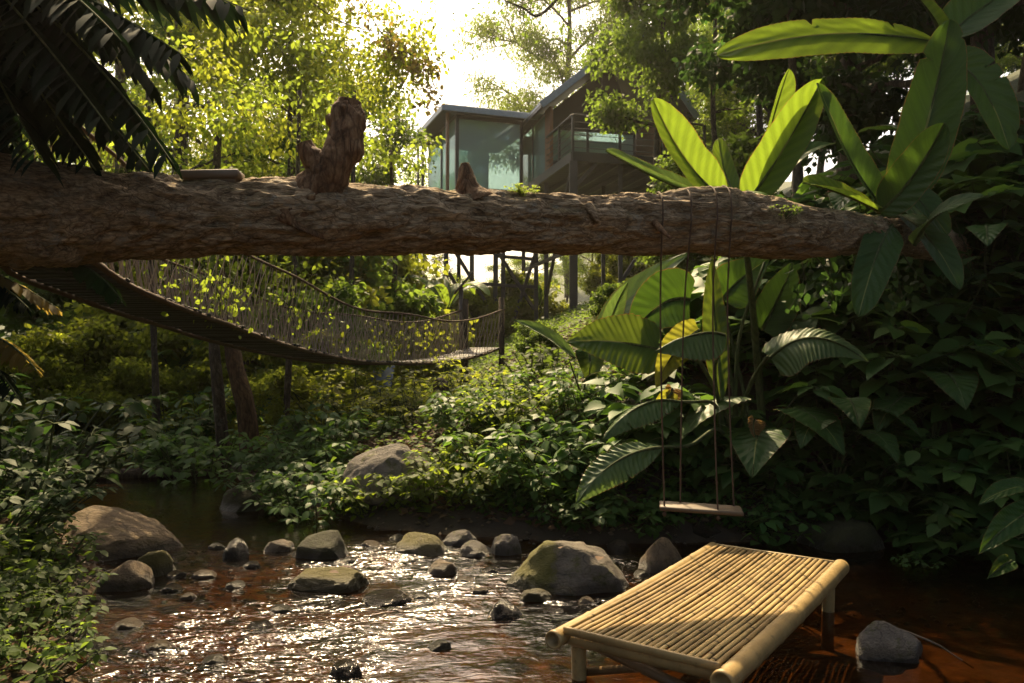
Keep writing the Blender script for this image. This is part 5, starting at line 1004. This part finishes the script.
# ------------------------------------------------------------------ extra planting: vines on the bridge and log, right bank, bushes beyond the pool
def vine(name, label, anchors, drop, n, leaf, mat, seed, spread=.12, strands=14):
    """strands of leaves hanging from points between the anchors"""
    rg = np.random.RandomState(seed); base = Vector(anchors[0]); c = curve([Vector(a) - base for a in anchors], 60); o = thing(name, label, 'vine', base); mb = MB(); Pp = []
    for i in range(strands):
        q = c[rg.randint(0, 60)]; l = drop * rg.uniform(.4, 1.1); s = q + rg.normal(size=3) * .05; st = curve([s, s + np.array([rg.normal() * .06, rg.normal() * .06, -l * .5]), s + np.array([rg.normal() * .1, rg.normal() * .1, -l])], 14); tube(mb, st, np.linspace(.006, .002, 14), 4, False); Pp.append(st[rg.randint(0, 14, n // strands)])
    Pp = np.concatenate(Pp); m = len(Pp); Pp = Pp + rg.normal(size=(m, 3)) * spread * .5
    part('stems', mb.mesh('stems', M_STEM), o); part('foliage', leaves('foliage', Pp, unit(rg.normal(size=(m, 3)) * .7 + np.array([0, 0, -.6])), unit(rg.normal(size=(m, 3)) + np.array([0, -.5, .6])), leaf * rg.uniform(.6, 1.3, m), T_OV, mat), o)
vine('climbing_vine', 'yellow green vine trailing over the near net of the rope bridge', [P(150, 262, 5.9), P(200, 275, 6.4), P(250, 285, 7.2), P(320, 305, 8.6)], .35, 220, .05, M_LEAF_YEL, 1, .15, 24)
vine('climbing_vine', 'leafy vine hanging behind the bridge under the log at left', [P(180, 240, 8.4), P(240, 245, 8.8), P(330, 250, 9.5)], .7, 700, .07, M_LEAF_YEL, 2, .3, 24)
vine('climbing_vine', 'green creeper growing on the far half of the rope bridge', [P(345, 330, 9.7), P(400, 330, 11), P(455, 330, 12.3)], .38, 260, .06, M_LEAF_GOLD, 3, .15, 30)
vine('climbing_vine', 'dark creeper dangling from the log end at right', [P(800, 250, 5.3), P(850, 255, 5.5), P(900, 262, 5.8)], .4, 260, .07, M_LEAF_DARK, 4, .12, 14)
SR2 = [(665, 7.6, 'heart2', 1.0, 'behind the left swing ropes'), (705, 8.0, 'heart', 1.1, 'behind the elephant ear stalks'), (760, 8.2, 'heart', 1.1, 'high behind the elephant ear clump'), (805, 7.7, 'heart', 1.2, 'above the drooping pale ear leaf'), (860, 7.3, 'heart', 1.25, 'right below the hanging banana leaf tip'), (915, 7.2, 'heart', 1.25, 'between the banana stems and the right edge'), (975, 7.0, 'heart', 1.3, 'high at the right side beneath the banana leaves'), (1030, 6.9, 'heart2', 1.3, 'in the dark at the far right, halfway up'), (870, 5.95, 'heart', .8, 'overhanging the dark water at right'), (925, 5.75, 'heart2', .75, 'overhanging the water beside the bright seedling'), (975, 5.6, 'heart', .8, 'leaning over the water near the right edge'), (770, 5.95, 'heart2', .6, 'overhanging the water right of the swing seat'), (990, 8.0, 'dark', 1.6, 'behind the log end at the right edge'), (930, 8.6, 'dark', 1.6, 'behind the buried end of the log')]
for i, (px, d, k, sc, pl) in enumerate(SR2): shrub('broadleaf_plant', 'broad leaved plant ' + pl, at(px, d, -.04), k, i * 1.9 + .5, sc, 'broad leaved plants on the right bank', 'plant')
for i, (lb, px, d, k, sc) in enumerate([('sunlit bush beyond the pool at the far left', 30, 11.0, 'shruby', .75), ('yellow green bush beyond the pool, left of the background banana', 85, 11.8, 'shruby', .85), ('bright bush beyond the pool, right of the background banana', 195, 12.4, 'shruby', .85), ('golden bushy growth left of the brown trunk beyond the pool', 140, 11.4, 'shruby', .6), ('bright bush seen between the bridge deck and the shrubs', 300, 12.0, 'shruby', .7), ('yellow green bush between the brown trunk and the blue tarp', 280, 10.4, 'shruby', .5)]): tree('bush', lb, 'bush', at(px, d, -.1), TM[k], i * 1.4, sc)

SR3 = [(985, 7.1, 'heart', 1.3, 'hiding the buried tip of the log'), (1015, 6.2, 'heart', 1.3, 'with big leaves at the right edge under the banana leaves'), (560, 6.05, 'heart2', .42, 'low at the waterline behind the two toned boulder'), (600, 5.95, 'heart', .42, 'at the waterline behind the small reddish stone'), (640, 5.95, 'heart2', .45, 'low behind the tan and grey boulder'), (685, 6.0, 'heart', .45, 'on the bare bank beneath the swing seat'), (730, 6.05, 'bank', .5, 'small leaved, on the bank right beneath the swing'), (820, 6.0, 'heart', .5, 'creeping over the flat dark mossy rock'), (505, 6.3, 'bank', .5, 'low behind the pale grey upright rock'),
       (790, 8.6, 'dark', 1.5, 'in the gloom behind the drooping ear leaf'), (840, 8.9, 'heart', 1.5, 'far up the dark slope under the log'), (885, 8.2, 'heart2', 1.5, 'behind the hanging banana leaf on the slope'), (800, 6.6, 'heart2', 1.0, 'midway between the swing and the flat mossy rock'), (855, 6.5, 'heart', 1.05, 'with wide leaves midway up above the flat mossy rock'), (905, 6.6, 'heart', 1.1, 'with wide leaves above the bright seedling'), (960, 6.4, 'heart2', 1.15, 'with wide leaves between the seedling and the right edge'), (755, 7.6, 'heart', 1.2, 'right behind the withered brown leaf')]
for i, (px, d, k, sc, pl) in enumerate(SR3): shrub('broadleaf_plant', 'broad leaved plant ' + pl, at(px, d, -.04), k, i * 2.3 + .2, sc, 'broad leaved plants on the right bank', 'plant')

def on_log(px, ang):      # a point of the trunk surface: ang 0 = top, 90 = towards the viewer
    c, r = log_at(px); return c + Vector((0, -math.sin(R(ang)), math.cos(R(ang)))) * r * 1.02
for i, (px, lb) in enumerate([(520, 'tiny yellow green fern tuft on top of the log left of the gabled cabin'), (772, 'small green tuft growing on the side of the log right of the swing ropes'), (128, 'small tuft of leaves on the log left of the board')]):
    shrub('tuft', lb, on_log(px, 15 if i != 1 else 70), ['banky', 'small', 'small'][i], i, .13 if i != 1 else .22, None, 'plant')
rg = np.random.RandomState(91)
def fallen(name, label, pts, size, mat, group):
    for p in pts:
        a = rg.rand() * 6.28; me = leaves('fallen_leaf', np.zeros((1, 3)), np.array([[math.cos(a), math.sin(a), .1]]), np.array([[rg.normal() * .3, rg.normal() * .3, 1.]]), np.array([size * rg.uniform(.7, 1.2)]), T_OV, mat)
        thing(name, label, 'leaf', p, 0, group, me)
fallen('fallen_leaf', 'dry brown leaf lying on a boulder or stone of the stream', [PW(560, 548, .33), PW(120, 524, .25), PW(330, 571, .12), PW(600, 556, .22)], .07, M_LITTER, 'dry leaves on the boulders')

for px, d, r, lean, lb in ((158, 10.4, .05, -8, 'slim pale trunk standing left of the background banana plant by the pool'), (285, 10.0, .045, 10, 'slim trunk right of the leaning brown trunk, crossing behind the bridge'), (348, 13.5, .06, 4, 'slim trunk rising behind the middle of the bridge net')):
    g = Vector(at(px, d, -.2)); stem_tree('slim_tree', lb, [g, P(px + lean * .3, 380, d), P(px + lean, 250, d + .1), P(px + lean * 1.4, 90, d + .3)], r, M_TRUNK, clump_mesh(int(px), 700, .8, .075, M_LEAF_YEL))
for i, (px, d, lb, hh) in enumerate([(835, 6.15, 'broad taro plant with big drooping leaves above the flat mossy rock', .85), (930, 6.2, 'broad taro plant with big leaves above the bright seedling', 1.0), (765, 6.35, 'taro plant with big dark leaves right of the swing seat', .8), (985, 6.5, 'tall taro plant with big leaves at the right edge', 1.3), (870, 7.0, 'taro plant with big leaves below the hanging banana leaf', 1.2)]):
    g = Vector(at(px, d, -.05)); st = []; lf = []
    for j in range(6):
        a = -1.57 + (j - 2.5) * .62 + .2 * math.sin(i * 5 + j); v = Vector((math.cos(a), math.sin(a), 0)); h = hh * (.62 + .38 * ((j * 7 + i * 3) % 5) / 4); q = g + v * .28 + Vector((0, 0, h)); st.append([g, g + v * .08 + Vector((0, 0, h * .6)), q, .009])
        ln = .34 + .10 * ((j * 3 + i) % 3); lf.append(dict(b=q, c=q + v * ln * .5 + Vector((0, 0, .04)), t=q + v * ln + Vector((0, 0, -ln * .55)), W=ln * .42, mat=[M_BAND, M_EAR][(i + j) % 3 == 0], normal=(v.x * .4, v.y * .4, 1), prof='heart', fold=.06, pleat=.004, npl=10, seed=i * 7 + j, drape=.2))
    plant('taro_plant', lb, 'taro plant', g, st, lf)
